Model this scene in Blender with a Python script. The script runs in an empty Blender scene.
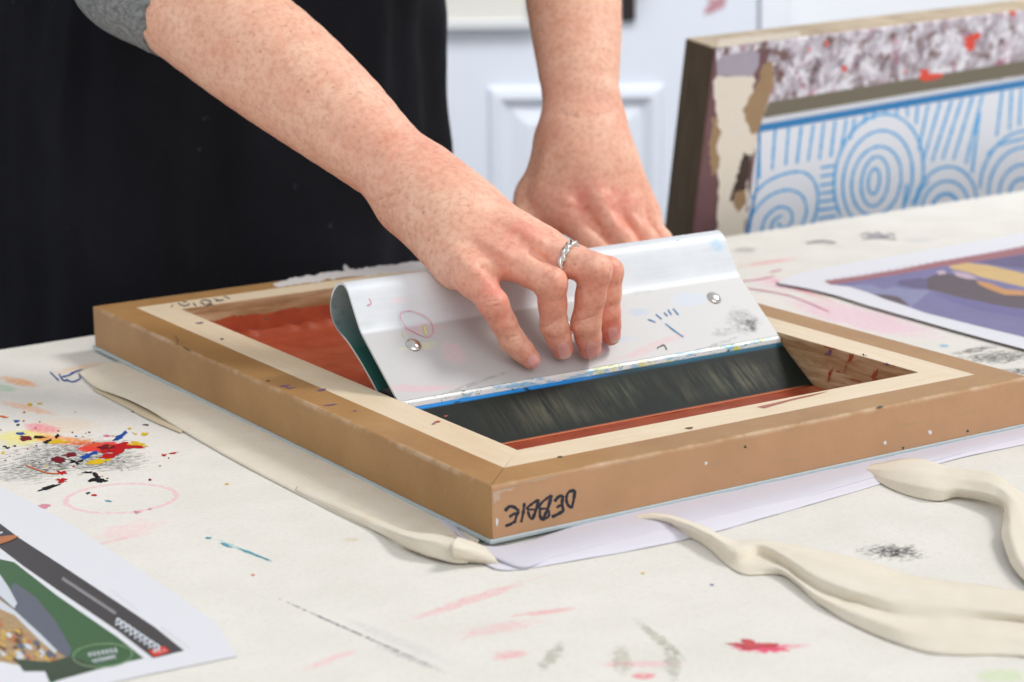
import bpy, bmesh, math, random
import numpy as np
from mathutils import Vector, Matrix, noise as mnoise
random.seed(7)
C = bpy.context.scene.collection
T = 0.75                                   # table top height
# ------------------------------------------------------------------ camera
FPX, PITCH, ROLL, CH = 2177.0, 0.2333, -0.0134, T + 0.3825
def cam_axes():
    fw = np.array([0, math.cos(PITCH), -math.sin(PITCH)]); u0 = np.array([0, math.sin(PITCH), math.cos(PITCH)]); r0 = np.array([1., 0, 0])
    return fw, r0*math.cos(ROLL)+u0*math.sin(ROLL), -r0*math.sin(ROLL)+u0*math.cos(ROLL)
FW, RT, UP = cam_axes()
EYE = np.array([0, 0, CH])
def ray(x, y): return FW + RT*(x-512)/FPX - UP*(y-341)/FPX
def on_z(x, y, h=0.0):                     # world point at height h above the table top
    d = ray(x, y); return EYE + d*((T+h-CH)/d[2])
def on_y(x, y, Y):
    d = ray(x, y); return EYE + d*(Y/d[1])
def on_plane(x, y, P, n):
    d = ray(x, y); return EYE + d*(((P-EYE)@n)/(d@n))
cd = bpy.data.cameras.new('camera'); cam = bpy.data.objects.new('camera', cd); C.objects.link(cam)
M = Matrix.Identity(4)
for i in range(3): M[i][0], M[i][1], M[i][2], M[i][3] = RT[i], UP[i], -FW[i], EYE[i]
cam.matrix_world = M
cd.sensor_width = 36; cd.lens = FPX/1024*36; cd.clip_start = .05
cd.dof.use_dof = True; cd.dof.focus_distance = 1.33; cd.dof.aperture_fstop = 9.0
bpy.context.scene.camera = cam

# ------------------------------------------------------------------ materials
def srgb(r, g, b): 
    f = lambda c: (c/255/12.92) if c/255 <= .04045 else ((c/255+.055)/1.055)**2.4
    return (f(r), f(g), f(b), 1)
class N:
    def __init__(s, name):
        s.m = bpy.data.materials.new(name); s.m.use_nodes = True; s.t = s.m.node_tree
        s.b = s.t.nodes['Principled BSDF']; s.x = {}
    def n(s, t, **k):
        o = s.t.nodes.new(t)
        for a, v in k.items(): setattr(o, a, v)
        return o
    def l(s, a, b): s.t.links.new(a, b)
    def set(s, sock, v):
        if hasattr(v, 'links'): s.l(v, sock)
        else: sock.default_value = v
    def math(s, op, a, b=0., c=0., clamp=False):
        o = s.n('ShaderNodeMath', operation=op, use_clamp=clamp)
        for i, v in enumerate((a, b, c)): s.set(o.inputs[i], v)
        return o.outputs[0]
    def coord(s, kind='Object'):
        if kind not in s.x: s.x[kind] = s.n('ShaderNodeTexCoord').outputs[kind]
        return s.x[kind]
    def scale(s, v, sc, rot=(0, 0, 0), loc=(0, 0, 0)):
        o = s.n('ShaderNodeMapping'); s.l(v, o.inputs[0]); o.inputs['Scale'].default_value = sc; o.inputs['Rotation'].default_value = rot; o.inputs['Location'].default_value = loc
        return o.outputs[0]
    def noise(s, v, scale, detail=4, rough=.6, dist=0.):
        o = s.n('ShaderNodeTexNoise'); s.l(v, o.inputs['Vector']); o.inputs['Scale'].default_value = scale; o.inputs['Detail'].default_value = detail
        o.inputs['Roughness'].default_value = rough; o.inputs['Distortion'].default_value = dist
        return o.outputs['Fac']
    def step(s, v, lo, hi):
        o = s.n('ShaderNodeMapRange'); s.set(o.inputs[0], v); o.inputs[1].default_value = lo; o.inputs[2].default_value = hi
        return o.outputs[0]
    def mix(s, f, a, b, mode='MIX'):
        o = s.n('ShaderNodeMix', data_type='RGBA', blend_type=mode); s.set(o.inputs[0], f); s.set(o.inputs[6], a); s.set(o.inputs[7], b)
        return o.outputs[2]
    def xyz(s, v):
        o = s.n('ShaderNodeSeparateXYZ'); s.l(v, o.inputs[0]); return o.outputs
    def bump(s, h, st=.3, d=.001):
        o = s.n('ShaderNodeBump'); s.l(h, o.inputs['Height']); o.inputs['Strength'].default_value = st; o.inputs['Distance'].default_value = d
        s.l(o.outputs[0], s.b.inputs['Normal']); return o
    def out(s, col=None, rough=None, metal=None, **k):
        if col is not None: s.set(s.b.inputs['Base Color'], col)
        if rough is not None: s.set(s.b.inputs['Roughness'], rough)
        if metal is not None: s.set(s.b.inputs['Metallic'], metal)
        for a, v in k.items(): s.set(s.b.inputs[a.replace('_', ' ')], v)
        return s.m
def plain(name, rgb, rough=.6, metal=0., var=.08, scale=60., bump=0.):
    k = N(name); c = srgb(*rgb); f = k.noise(k.coord(), scale)
    d = tuple(x*(1-var*2) for x in c[:3])+(1,)
    if bump: k.bump(f, bump)
    return k.out(k.mix(f, c, d), rough, metal)
def stains(k, base, v, lst, nz):
    """lst rows: cx, cy, rx, ry, angle, rgb, strength, grain(index of nz), raggedness, kind"""
    col = base
    for (cx, cy, rx, ry, an, rgb, st, gi, rag, kind) in lst:
        m = k.n('ShaderNodeMapping', vector_type='TEXTURE'); k.l(v, m.inputs[0])
        m.inputs['Location'].default_value = (cx, cy, 0); m.inputs['Rotation'].default_value = (0, 0, an); m.inputs['Scale'].default_value = (rx, ry, 1)
        ln = k.n('ShaderNodeVectorMath', operation='LENGTH'); k.l(m.outputs[0], ln.inputs[0]); r = ln.outputs['Value']
        if kind == 'ring': r = k.math('MULTIPLY', k.math('ABSOLUTE', k.math('SUBTRACT', r, 1.)), 12.)
        # mask = clamp( (1-r)*1.2 + (noise-.5)*rag )
        a = k.math('MULTIPLY_ADD', r, -1.3, 1.0)
        a = k.math('MULTIPLY_ADD', nz[gi], rag, k.math('SUBTRACT', a, rag*.5))
        sharp = 6. if kind == 'hard' else 2.2
        a = k.math('MULTIPLY', a, sharp, clamp=True)
        if kind == 'soft': a = k.math('MULTIPLY', a, k.step(nz[1], *((.36, .58) if max(rgb) < 120 else (.25, .55))))
        a = k.math('MULTIPLY', a, st)
        col = k.mix(a, col, srgb(*rgb))
    return col

# ------------------------------------------------------------------ mesh helpers
def obj(name, me, mats, parent=None, smooth=False):
    if isinstance(me, bmesh.types.BMesh):
        b = me; me = bpy.data.meshes.new(name); bmesh.ops.recalc_face_normals(b, faces=b.faces); b.to_mesh(me); b.free()
    o = bpy.data.objects.new(name, me); C.objects.link(o)
    for m in (mats if isinstance(mats, (list, tuple)) else [mats]): me.materials.append(m)
    if smooth:
        me.shade_smooth()
    if parent: o.parent = parent
    return o
def tag(o, label=None, cat=None, group=None, kind=None):
    for a, v in (('label', label), ('category', cat), ('group', group), ('kind', kind)):
        if v: o[a] = v
    return o
def empty(name, loc, rz=0., label=None, cat=None):
    o = bpy.data.objects.new(name, None); C.objects.link(o); o.location = loc; o.rotation_euler = (0, 0, rz); o.empty_display_size = .05
    return tag(o, label, cat)
def box(bm, lo, hi, bevel=0., mi=0):
    vs = [bm.verts.new((x, y, z)) for x in (lo[0], hi[0]) for y in (lo[1], hi[1]) for z in (lo[2], hi[2])]
    fs = [bm.faces.new([vs[i] for i in q]) for q in ((0,1,3,2),(4,6,7,5),(0,4,5,1),(2,3,7,6),(0,2,6,4),(1,5,7,3))]
    for f in fs: f.material_index = mi
    if bevel:
        es = list({e for f in fs for e in f.edges})
        bmesh.ops.bevel(bm, geom=es, offset=bevel, segments=3, profile=.5, affect='EDGES')
def prism(bm, poly, z0, z1, mi=0):
    a = [bm.verts.new((p[0], p[1], z0)) for p in poly]; b = [bm.verts.new((p[0], p[1], z1)) for p in poly]
    n = len(poly); fs = [bm.faces.new(a[::-1]), bm.faces.new(b)] + [bm.faces.new((a[i], a[(i+1)%n], b[(i+1)%n], b[i])) for i in range(n)]
    for f in fs: f.material_index = mi
    return fs
def catmull(P, n):
    P = np.asarray(P, float); m = len(P); out = []
    seg = np.concatenate([[0], np.cumsum(np.linalg.norm(np.diff(P[:, :2], axis=0), axis=1)+1e-6)]); ts = np.linspace(0, seg[-1], n)
    for t in ts:
        i = min(max(np.searchsorted(seg, t)-1, 0), m-2); u = (t-seg[i])/(seg[i+1]-seg[i])
        p0, p1, p2, p3 = P[max(i-1, 0)], P[i], P[i+1], P[min(i+2, m-1)]
        out.append(.5*((2*p1)+(-p0+p2)*u+(2*p0-5*p1+4*p2-p3)*u*u+(-p0+3*p1-3*p2+p3)*u**3))
    return np.array(out)
def loft(name, rows, n, cross, mat, parent=None, thick=.0008, wr=.0004, inv=None, crisp=False):
    """rows: control polylines (px, py, height above table); surface runs through them"""
    R = [np.array([on_z(*q) for q in catmull(r, n)]) for r in rows]
    G = []
    for j in range(n):
        if crisp:
            Rj = np.array([r[j] for r in R]); tt = np.linspace(0, len(R)-1, cross); g_ = np.stack([np.interp(tt, np.arange(len(R)), Rj[:, c_]) for c_ in range(3)], 1)
            G.append(g_*.75+catmull(Rj, cross)*.25 if False else g_); continue
        G.append(catmull([r[j] for r in R], cross) if len(R) > 2 else np.array([R[0][j]*(1-t)+R[1][j]*t for t in np.linspace(0, 1, cross)]))
    bm = bmesh.new(); V = []
    for j in range(n):
        row = []
        for i in range(cross):
            p = Vector(G[j][i]); p.z += wr*(mnoise.noise(p*55)+.5*mnoise.noise(p*140)); p.z = max(p.z, T+.0004)
            row.append(bm.verts.new(inv @ p if inv else p))
        V.append(row)
    for j in range(n-1):
        for i in range(cross-1): bm.faces.new((V[j][i], V[j+1][i], V[j+1][i+1], V[j][i+1]))
    o = obj(name, bm, mat, parent, True)
    md = o.modifiers.new('solid', 'SOLIDIFY'); md.thickness = thick; md.offset = 0
    return o
# flat art: polygons and brush strokes laid on a plane as layers of one mesh
class Art:
    def __init__(s, unproj, normal, inv=None):
        s.bm = bmesh.new(); s.u = unproj; s.n = np.array(normal); s.k = 0; s.inv = inv
    def v(s, p, off):
        q = Vector(np.array(p)+s.n*off)
        return s.bm.verts.new(s.inv @ q if s.inv else q)
    def poly(s, pts, mi, layer=None, raw=False, jag=0):
        if jag:
            q = []
            for i in range(len(pts)):
                a, b = np.array(pts[i], float), np.array(pts[(i+1) % len(pts)], float); m = max(2, int(np.hypot(*(b-a))/(jag*1.6)))
                for t in range(m):
                    p = a*(1-t/m)+b*t/m; q.append(tuple(p+np.array([mnoise.noise(Vector((p[0]/jag/2.2, p[1]/jag/2.2, 1.5))), mnoise.noise(Vector((p[0]/jag/2.2, p[1]/jag/2.2, 8.5)))])*jag*1.3))
            pts = q
        s.k += 1; off = .00005+s.k*.000002
        f = s.bm.faces.new([s.v(p if raw else s.u(*p), off) for p in pts]); f.material_index = mi
        f.normal_update()
        if f.normal.dot(Vector(s.inv.to_3x3() @ Vector(s.n)) if s.inv else Vector(s.n)) < 0: f.normal_flip()
    def stroke(s, pts, w, mi, n=None, taper=True):
        """ribbon of pixel width w along px points"""
        n = n or max(4, len(pts)*5)
        P = catmull(pts, n) if len(pts) > 2 else np.array([np.array(pts[0])*(1-t)+np.array(pts[1])*t for t in np.linspace(0, 1, n)])
        L, R = [], []
        for i in range(n):
            d = P[min(i+1, n-1)]-P[max(i-1, 0)]; d = np.array([-d[1], d[0]])/(np.hypot(*d)+1e-9)
            ww = w*.5*(.75+.5*random.random()) * (1 if not taper else min(1, .45+min(i, n-1-i)*.4))
            L.append(P[i]+d*ww); R.append(P[i]-d*ww)
        s.k += 1
        a = [s.v(s.u(*p), (.00005+s.k*.000002)) for p in L]; b = [s.v(s.u(*p), (.00005+s.k*.000002)) for p in R]
        for i in range(n-1):
            f = s.bm.faces.new((a[i], a[i+1], b[i+1], b[i])); f.material_index = mi
    def blob(s, x, y, rx, ry, mi, an=0., rag=.35, n=26):
        ph = random.random()*50; pts = []
        for i in range(n):
            t = i/n*2*math.pi; r = 1+rag*2*mnoise.noise(Vector((math.cos(t)*1.6+ph, math.sin(t)*1.6, ph)))+rag*.7*random.uniform(-.5, .5)
            u, v = math.cos(t)*rx*r, math.sin(t)*ry*r
            pts.append((x+u*math.cos(an)-v*math.sin(an), y+u*math.sin(an)+v*math.cos(an)))
        s.poly(pts, mi)
    def done(s, name, mats, parent=None):
        me = bpy.data.meshes.new(name); s.bm.to_mesh(me); s.bm.free()
        return obj(name, me, mats, parent)
def flat_mat(name, rgb, rough=.6, var=.1, scale=250.): return plain(name, rgb, rough, 0, var, scale)

# ------------------------------------------------------------------ SDF modelling (hands, body)
class SDF:
    def __init__(s, org, axes, size, h):
        s.o = np.array(org, np.float32); s.ax = np.array(axes, np.float32); s.h = h
        s.n = [int(math.ceil(v/h))+1 for v in size]; s.g = [np.arange(m, dtype=np.float32)*h for m in s.n]
        s.f = np.full(s.n, .05, np.float32)
    def loc(s, p): return s.ax @ (np.array(p, np.float32)-s.o)
    def win(s, lo, hi):
        r = []
        for i in range(3):
            a = int(max(0, math.floor(lo[i]/s.h))); b = int(min(s.n[i], math.ceil(hi[i]/s.h)+1))
            if a >= b: return None
            r.append(slice(a, b))
        return tuple(r)
    def seg(s, p, q, rp, rq, flat=None, fl=1.0, margin=.014):
        """tapered capsule; flat = world axis along which the section is squeezed by fl; returns (window, distance)"""
        P, Q = s.loc(p), s.loc(q); R = max(rp, rq)+margin
        w = s.win(np.minimum(P, Q)-R, np.maximum(P, Q)+R)
        if w is None: return None
        X, Y, Z = s.g[0][w[0]][:, None, None]-P[0], s.g[1][w[1]][None, :, None]-P[1], s.g[2][w[2]][None, None, :]-P[2]
        d = Q-P; L2 = float(d@d)+1e-12
        t = np.clip((X*d[0]+Y*d[1]+Z*d[2])/L2, 0, 1)
        ex, ey, ez = X-t*d[0], Y-t*d[1], Z-t*d[2]
        r = rp+(rq-rp)*t; e2 = ex*ex+ey*ey+ez*ez
        if flat is not None:
            f = s.ax @ np.array(flat, np.float32); f /= np.linalg.norm(f)
            c = ex*f[0]+ey*f[1]+ez*f[2]; e2 = e2+c*c*(1/(fl*fl)-1)
            D = np.sqrt(e2)-r; D *= np.where(D < 0, 1, 1)
            D = D*(fl+(1-fl)*.5)
        else: D = np.sqrt(e2)-r
        return w, D
    @staticmethod
    def smin(a, b, k):
        h = np.clip(.5+.5*(b-a)/k, 0, 1); return b+(a-b)*h-k*h*(1-h)
    def chain(s, segs, k):
        """smooth union of capsules into a fresh field"""
        F = np.full(s.n, .05, np.float32)
        for g in segs:
            r = s.seg(*g[:4], **(g[4] if len(g) > 4 else {}))
            if r: w, D = r; F[w] = s.smin(F[w], D, k)
        return F
    def dent(s, p, q, r, depth):
        """press a soft groove"""
        t = s.seg(p, q, r, r, margin=0)
        if t: w, D = t; s.f[w] += depth*np.clip(-D/r, 0, 1)**1.2
    def mesh(s):
        f = s.f; ins = f < 0; n = f.shape
        c = [slice(None, -1), slice(1, None)]; cnt = np.zeros([m-1 for m in n], np.int8)
        for i in (0, 1):
            for j in (0, 1):
                for k in (0, 1): cnt += ins[c[i], c[j], c[k]]
        act = np.argwhere((cnt > 0) & (cnt < 8)); idx = np.full(cnt.shape, -1, np.int32); idx[tuple(act.T)] = np.arange(len(act))
        acc = np.zeros((len(act), 3)); wt = np.zeros(len(act))
        for a in range(3):
            for o1 in (0, 1):
                for o2 in (0, 1):
                    off = [0, 0, 0]; oth = [x for x in range(3) if x != a]; off[oth[0]] = o1; off[oth[1]] = o2
                    A = act+off; B = A.copy(); B[:, a] += 1
                    fa, fb = f[tuple(A.T)], f[tuple(B.T)]; m = (fa < 0) != (fb < 0)
                    t = np.where(m, fa/(fa-fb+1e-12), 0); P = A.astype(float); P[:, a] += t
                    acc[m] += P[m]; wt[m] += 1
        V = acc/wt[:, None]*s.h; V = V @ s.ax.astype(float) + s.o   # back to world
        F = []
        for a in range(3):
            b1, b2 = [(1, 2), (2, 0), (0, 1)][a]
            sl0 = [slice(None)]*3; sl1 = [slice(None)]*3; sl0[a] = slice(None, -1); sl1[a] = slice(1, None)
            ch = ins[tuple(sl0)] != ins[tuple(sl1)]
            E_ = np.argwhere(ch); E_ = E_[(E_[:, b1] > 0) & (E_[:, b2] > 0) & (E_[:, b1] < n[b1]-1) & (E_[:, b2] < n[b2]-1)]
            def g(d1, d2):
                q = E_.copy(); q[:, b1] -= d1; q[:, b2] -= d2; return idx[tuple(q.T)]
            q = np.stack([g(1, 1), g(0, 1), g(0, 0), g(1, 0)], 1)
            fl = ins[tuple(E_.T)]; q[~fl] = q[~fl][:, ::-1]
            F.append(q[(q >= 0).all(1)])
        return V, np.concatenate(F)
def to_mesh(name, V, F, attr=None):
    me = bpy.data.meshes.new(name); me.vertices.add(len(V)); me.vertices.foreach_set('co', np.asarray(V, np.float32).ravel())
    me.loops.add(len(F)*4); me.loops.foreach_set('vertex_index', F.astype(np.int32).ravel())
    me.polygons.add(len(F)); me.polygons.foreach_set('loop_start', np.arange(0, len(F)*4, 4, dtype=np.int32))
    me.update(calc_edges=True); me.validate()
    if attr is not None and len(me.vertices) == len(V):
        for nm, arr in attr.items():
            a = me.attributes.new(nm, 'FLOAT', 'POINT'); a.data.foreach_set('value', np.asarray(arr, np.float32))
    return me
#%%BODY%%
def join(art, target, mats):
    """add painted shapes to an existing part's mesh"""
    me = target.data; base_n = len(me.materials)
    for m in mats: me.materials.append(m)
    for f in art.bm.faces: f.material_index += base_n
    tmp = bpy.data.meshes.new('tmp'); art.bm.to_mesh(tmp); art.bm.free()
    b = bmesh.new(); b.from_mesh(me); b.from_mesh(tmp); b.to_mesh(me); b.free(); bpy.data.meshes.remove(tmp)
# ------------------------------------------------------------------ room
floor_m = plain('floor_paint', (150, 148, 145), .5, 0, .1, 3)
wall_m = plain('white_wall_paint', (242, 245, 250), .7, 0, .015, 2)
bm = bmesh.new(); box(bm, (-3, -1.5, -.05), (3.4, 3.75, 0)); tag(obj('floor', bm, floor_m), kind='structure')
WY = 3.42
bm = bmesh.new(); box(bm, (-3, WY, 0), (3.4, WY+.12, 2.7)); tag(obj('wall_back', bm, wall_m), kind='structure')
# door: slab with two columns of raised-moulding panels
def wx(px, Y=WY): return float(on_y(px, 60, Y)[0])
def wz(py, Y=WY): return float(on_y(512, py, Y)[2])
door_m = plain('white_gloss_door_paint', (232, 238, 248), .35, 0, .02, 3)
YD = WY-.045
dx1 = wx(757, YD); dx0 = dx1-.80
bm = bmesh.new(); box(bm, (dx0, YD, .01), (dx1, WY-.002, 2.02), .003)
door = tag(obj('door_1', bm, door_m), kind='structure')
def moulding(x0, x1, z0, z1, name='panel_moulding'):
    bm = bmesh.new()
    rings = []
    for ins, y in ((0, 0), (.006, -.012), (.018, -.015), (.030, -.004), (.034, -.001), (.06, -.010), (.064, -.010)):
        rings.append([bm.verts.new((x, YD+y, z)) for x, z in ((x0+ins, z0+ins), (x1-ins, z0+ins), (x1-ins, z1-ins), (x0+ins, z1-ins))])
    for a, b in zip(rings, rings[1:]):
        for i in range(4): bm.faces.new((a[i], a[(i+1) % 4], b[(i+1) % 4], b[i]))
    bm.faces.new(rings[-1])
    obj(name, bm, door_m, door)
pr, pl = wx(664, YD), wx(487, YD); pt = wz(86, YD); gap = .10
moulding(pl, pr, .22, pt)
moulding(pl-gap-(pr-pl), pl-gap, .22, pt)
moulding(pl, pr, pt+.25, 1.9); moulding(pl-gap-(pr-pl), pl-gap, pt+.25, 1.9)
# dark lock plate with knob on the door
lk = obj('lock_plate', (lambda b: (box(b, (wx(621, YD), YD-.012, wz(22, YD)), (wx(635, YD), YD, wz(-70, YD)), .003), b)[1])(bmesh.new()), plain('dark_lock_metal', (70, 62, 60), .4, .6), door)
bm = bmesh.new(); bmesh.ops.create_uvsphere(bm, u_segments=16, v_segments=10, radius=.022, matrix=Matrix.Translation((wx(628, YD), YD-.05, wz(-50, YD)))); bmesh.ops.create_cone(bm, segments=12, radius1=.009, radius2=.009, depth=.04, cap_ends=True, matrix=Matrix.Translation((wx(628, YD), YD-.028, wz(-50, YD))) @ Matrix.Rotation(math.pi/2, 4, 'X'))
obj('door_knob', bm, plain('brass_knob', (120, 100, 70), .3, .8), lk, True)
# red paint smudge is part of the door face
a = Art(lambda x, y: on_y(x, y, YD-.0005), (0, -1, 0)); a.blob(717, 6, 9, 7, 0, 0, .6); a.blob(708, 12, 4, 3, 0, 0, .6)
join(a, door, [flat_mat('faded_red_smudge', (205, 150, 160))])
bm = bmesh.new(); box(bm, (dx1+.006, WY-.03, 0), (dx1+.05, WY-.002, 2.1), .004); box(bm, (dx0-.05, WY-.03, 0), (dx0-.006, WY-.002, 2.1), .004); box(bm, (dx0-.05, WY-.03, 2.03), (dx1+.05, WY-.002, 2.1), .004)
tag(obj('trim_1', bm, plain('door_frame_paint', (240, 243, 250), .4, 0, .02)), kind='structure')
bm = bmesh.new(); box(bm, (-3, WY-.018, 0), (dx0-.052, WY-.001, .12), .003); box(bm, (dx1+.052, WY-.018, 0), (3.4, WY-.001, .12), .003)
tag(obj('baseboard_back', bm, door_m), kind='structure')
# cream notice board pinned on the door, only its lower edge is in view
cx1, cz = wx(536, YD-.02), wz(29, YD-.02)
nb = empty('notice_board', ((cx1-.34), YD-.011, cz), 0, 'cream board hung on the white door behind the person', 'board')
bm = bmesh.new(); box(bm, (-.32, -.006, .014), (.326, .010, .50)); obj('board_panel', bm, plain('cream_board', (232, 230, 222), .7, 0, .03), nb)
bm = bmesh.new()
for lo, hi in (((-.34, -.012, 0), (.34, .010, .014)), ((-.34, -.012, .50), (.34, .010, .514)), ((-.34, -.012, .014), (-.32, .010, .50)), ((.326, -.012, .014), (.34, .010, .50))): box(bm, lo, hi, .002)
obj('board_frame', bm, plain('pale_board_frame', (222, 224, 226), .6, 0, .03), nb)

# ------------------------------------------------------------------ work table
E0, E1 = np.array([-.388, 1.606]), np.array([.541, 2.266]); ed = (E1-E0)/np.linalg.norm(E1-E0); en = np.array([ed[1], -ed[0]])
yawT = math.atan2(ed[1], ed[0])
tc = E0+ed*.55
table = empty('work_table', (tc[0], tc[1], 0), yawT, 'large table with a paint-stained cream canvas top under the printing screen', 'table')
def tl(p):                                   # world -> table local
    d = np.array(p[:2])-tc; return float(d@ed), float(-d@en)
k = N('stained_printing_canvas'); v = k.coord()
sx = k.xyz(v); cz0 = k.n('ShaderNodeCombineXYZ'); k.l(sx[0], cz0.inputs[0]); k.l(sx[1], cz0.inputs[1]); v2 = cz0.outputs[0]
nz = [k.noise(v2, 60, 5, .7), k.noise(v2, 260, 4, .75), k.noise(k.scale(v2, (1, 3.5, 1), (0, 0, .6)), 90, 5, .75), k.noise(v2, 22, 3, .5)]
base = k.mix(k.step(nz[3], .3, .75), srgb(235, 232, 225), srgb(226, 223, 215))
base = k.mix(k.math('MULTIPLY', k.step(nz[1], .50, .8), .5), base, srgb(208, 203, 192)); base = k.mix(k.math('MULTIPLY', k.step(k.noise(v2, 640, 3, .7), .5, .75), .35), base, srgb(200, 196, 188))
def st(px, py, rx, ry, rgb, s=.6, gi=0, rag=2., kind='soft', an=0.):
    """stain given by its picture position; rx, ry in pixels there -> metres on the table"""
    c = tl(on_z(px, py)); ca, sa = math.cos(an), math.sin(an)
    e1 = tl(on_z(px+ca*rx, py+sa*rx)); e2 = tl(on_z(px-sa*ry, py+ca*ry))
    d1 = np.array(e1)-c; d2 = np.array(e2)-c; th = math.atan2(d1[1], d1[0])
    # keep the two axes at right angles on the table
    h = abs(-math.sin(th)*d2[0]+math.cos(th)*d2[1])
    return (c[0], c[1], float(np.linalg.norm(d1)), float(max(h, 1e-4)), th, rgb, s, gi, rag, kind)
L_ = [
 # charcoal rubbing and glow around the paint splatter, left
 st(70, 455, 80, 26, (60, 60, 62), .75, 2, 3.2), st(30, 470, 50, 18, (70, 70, 72), .6, 2, 3.2), st(115, 462, 45, 14, (70, 70, 72), .6, 2, 3.2, an=-.1),
 st(22, 437, 46, 12, (238, 226, 110), .85, 0, 1.4), st(42, 428, 22, 9, (240, 130, 165), .9, 0, 1.4, an=.3),
 st(62, 440, 45, 7, (240, 150, 60), .95, 0, 1.5, an=.12), st(105, 447, 34, 7, (226, 60, 44), .95, 0, 1.8, 'hard', an=-.1), st(88, 444, 26, 4, (214, 90, 60), .9, 1, 1.6, an=.1),
 st(20, 382, 26, 6, (238, 160, 80), .8, 2, 2.4, an=.3), st(5, 388, 18, 6, (150, 205, 160), .5, 0, 2., an=.3), st(28, 408, 40, 5, (240, 170, 120), .6, 2, 2.4, an=.25),
 st(80, 368, 34, 4, (238, 190, 130), .5, 0, 2., an=-.25), st(62, 426, 60, 12, (245, 190, 120), .25, 3, 1.),
 # pink ring and washes
 st(121, 498, 54, 15, (240, 178, 190), .55, 1, 5., 'ring'), st(130, 530, 45, 14, (244, 190, 196), .38, 0, 2., an=-.3),
 st(105, 543, 40, 3, (242, 170, 180), .4, 0, 2., an=-.25), st(470, 600, 90, 6, (240, 150, 160), .45, 2, 3.2, an=-.32), st(545, 612, 45, 4, (238, 130, 145), .5, 2, 3.2, an=-.12),
 st(500, 628, 60, 9, (240, 160, 170), .35, 2, 3., an=-.2), st(330, 660, 40, 5, (242, 170, 178), .45, 2, 2.8, an=-.35), st(510, 655, 26, 7, (240, 130, 145), .5, 2, 2.6, an=-.2),
 st(640, 664, 60, 5, (240, 140, 155), .4, 2, 3.), st(760, 648, 38, 6, (232, 70, 110), .9, 1, 2.4, 'hard', an=.05), st(790, 646, 30, 4, (236, 120, 150), .5, 2, 2.6),
 st(645, 676, 20, 5, (232, 70, 100), .7, 2, 2.6), st(622, 660, 14, 22, (165, 160, 140), .5, 1, 2.4), st(552, 656, 12, 20, (160, 158, 140), .6, 1, 2.2, an=.1), st(660, 640, 9, 34, (160, 158, 138), .6, 1, 2.2, an=-.15), st(672, 664, 12, 24, (150, 150, 130), .5, 1, 2.4),
 st(893, 552, 44, 11, (62, 62, 62), .9, 2, 3.2, an=.05), st(893, 551, 20, 6, (50, 50, 50), .9, 2, 2.2), st(360, 430, 25, 5, (200, 200, 195), .5, 0, 2.),
 # graphite line and rubbed dirt
 st(350, 630, 112, 1.6, (70, 72, 80), .9, 1, 2., an=.415), st(410, 658, 50, 5, (150, 150, 150), .45, 2, 2.8, an=.4), st(395, 640, 90, 7, (205, 205, 203), .45, 2, 2.4, an=.4),
 st(240, 549, 36, 2.2, (110, 190, 185), .6, 1, 2.4, an=.4), st(350, 540, 12, 3, (200, 170, 80), .3, 1, 2.),
 # right-hand side beyond the screen
 st(860, 318, 115, 18, (240, 188, 214), .6, 0, 1.3, an=.27), st(790, 285, 50, 10, (240, 190, 210), .6, 0, 2., an=.2), st(770, 262, 40, 3, (238, 130, 130), .5, 2, 2.6, an=-.15), st(800, 290, 60, 3, (238, 130, 150), .5, 2, 2.6, an=.35),
 st(1000, 357, 50, 9, (50, 50, 52), .85, 2, 3., an=-.1), st(1015, 372, 34, 6, (50, 50, 52), .85, 2, 3., an=-.1), st(975, 350, 30, 4, (60, 60, 62), .8, 2, 3., an=-.2), st(944, 346, 7, 2.5, (110, 175, 215), .8, 1, 1.5),
 st(820, 243, 26, 2.5, (150, 150, 160), .45, 2, 2.6, an=.1), st(745, 250, 20, 4, (120, 115, 110), .5, 0, 2.), st(878, 236, 22, 2.5, (110, 110, 165), .65, 1, 2.2), st(920, 240, 28, 4, (200, 200, 200), .5, 0, 2.), st(1000, 676, 40, 12, (200, 222, 165), .6, 0, 1.),
]
col = stains(k, base, v2, L_, nz)
fine = k.noise(v2, 1400, 2, .6)
k.bump(k.math('ADD', k.math('MULTIPLY', fine, .5), nz[1]), .5, .0007)
canvas_m = k.out(col, .9); k.b.inputs['Specular IOR Level'].default_value = .08
under_m = plain('plain_table_board', (200, 190, 170), .6, 0, .1)
bm = bmesh.new(); XL, XR, DW = -1.25, 1.35, 1.25
box(bm, (XL, -DW, T-.032), (XR, 0, T), .0025)
top = obj('table_top', bm, canvas_m, table)
inv_t = (Matrix.Translation((tc[0], tc[1], 0)) @ Matrix.Rotation(yawT, 4, 'Z')).inverted()
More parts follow.
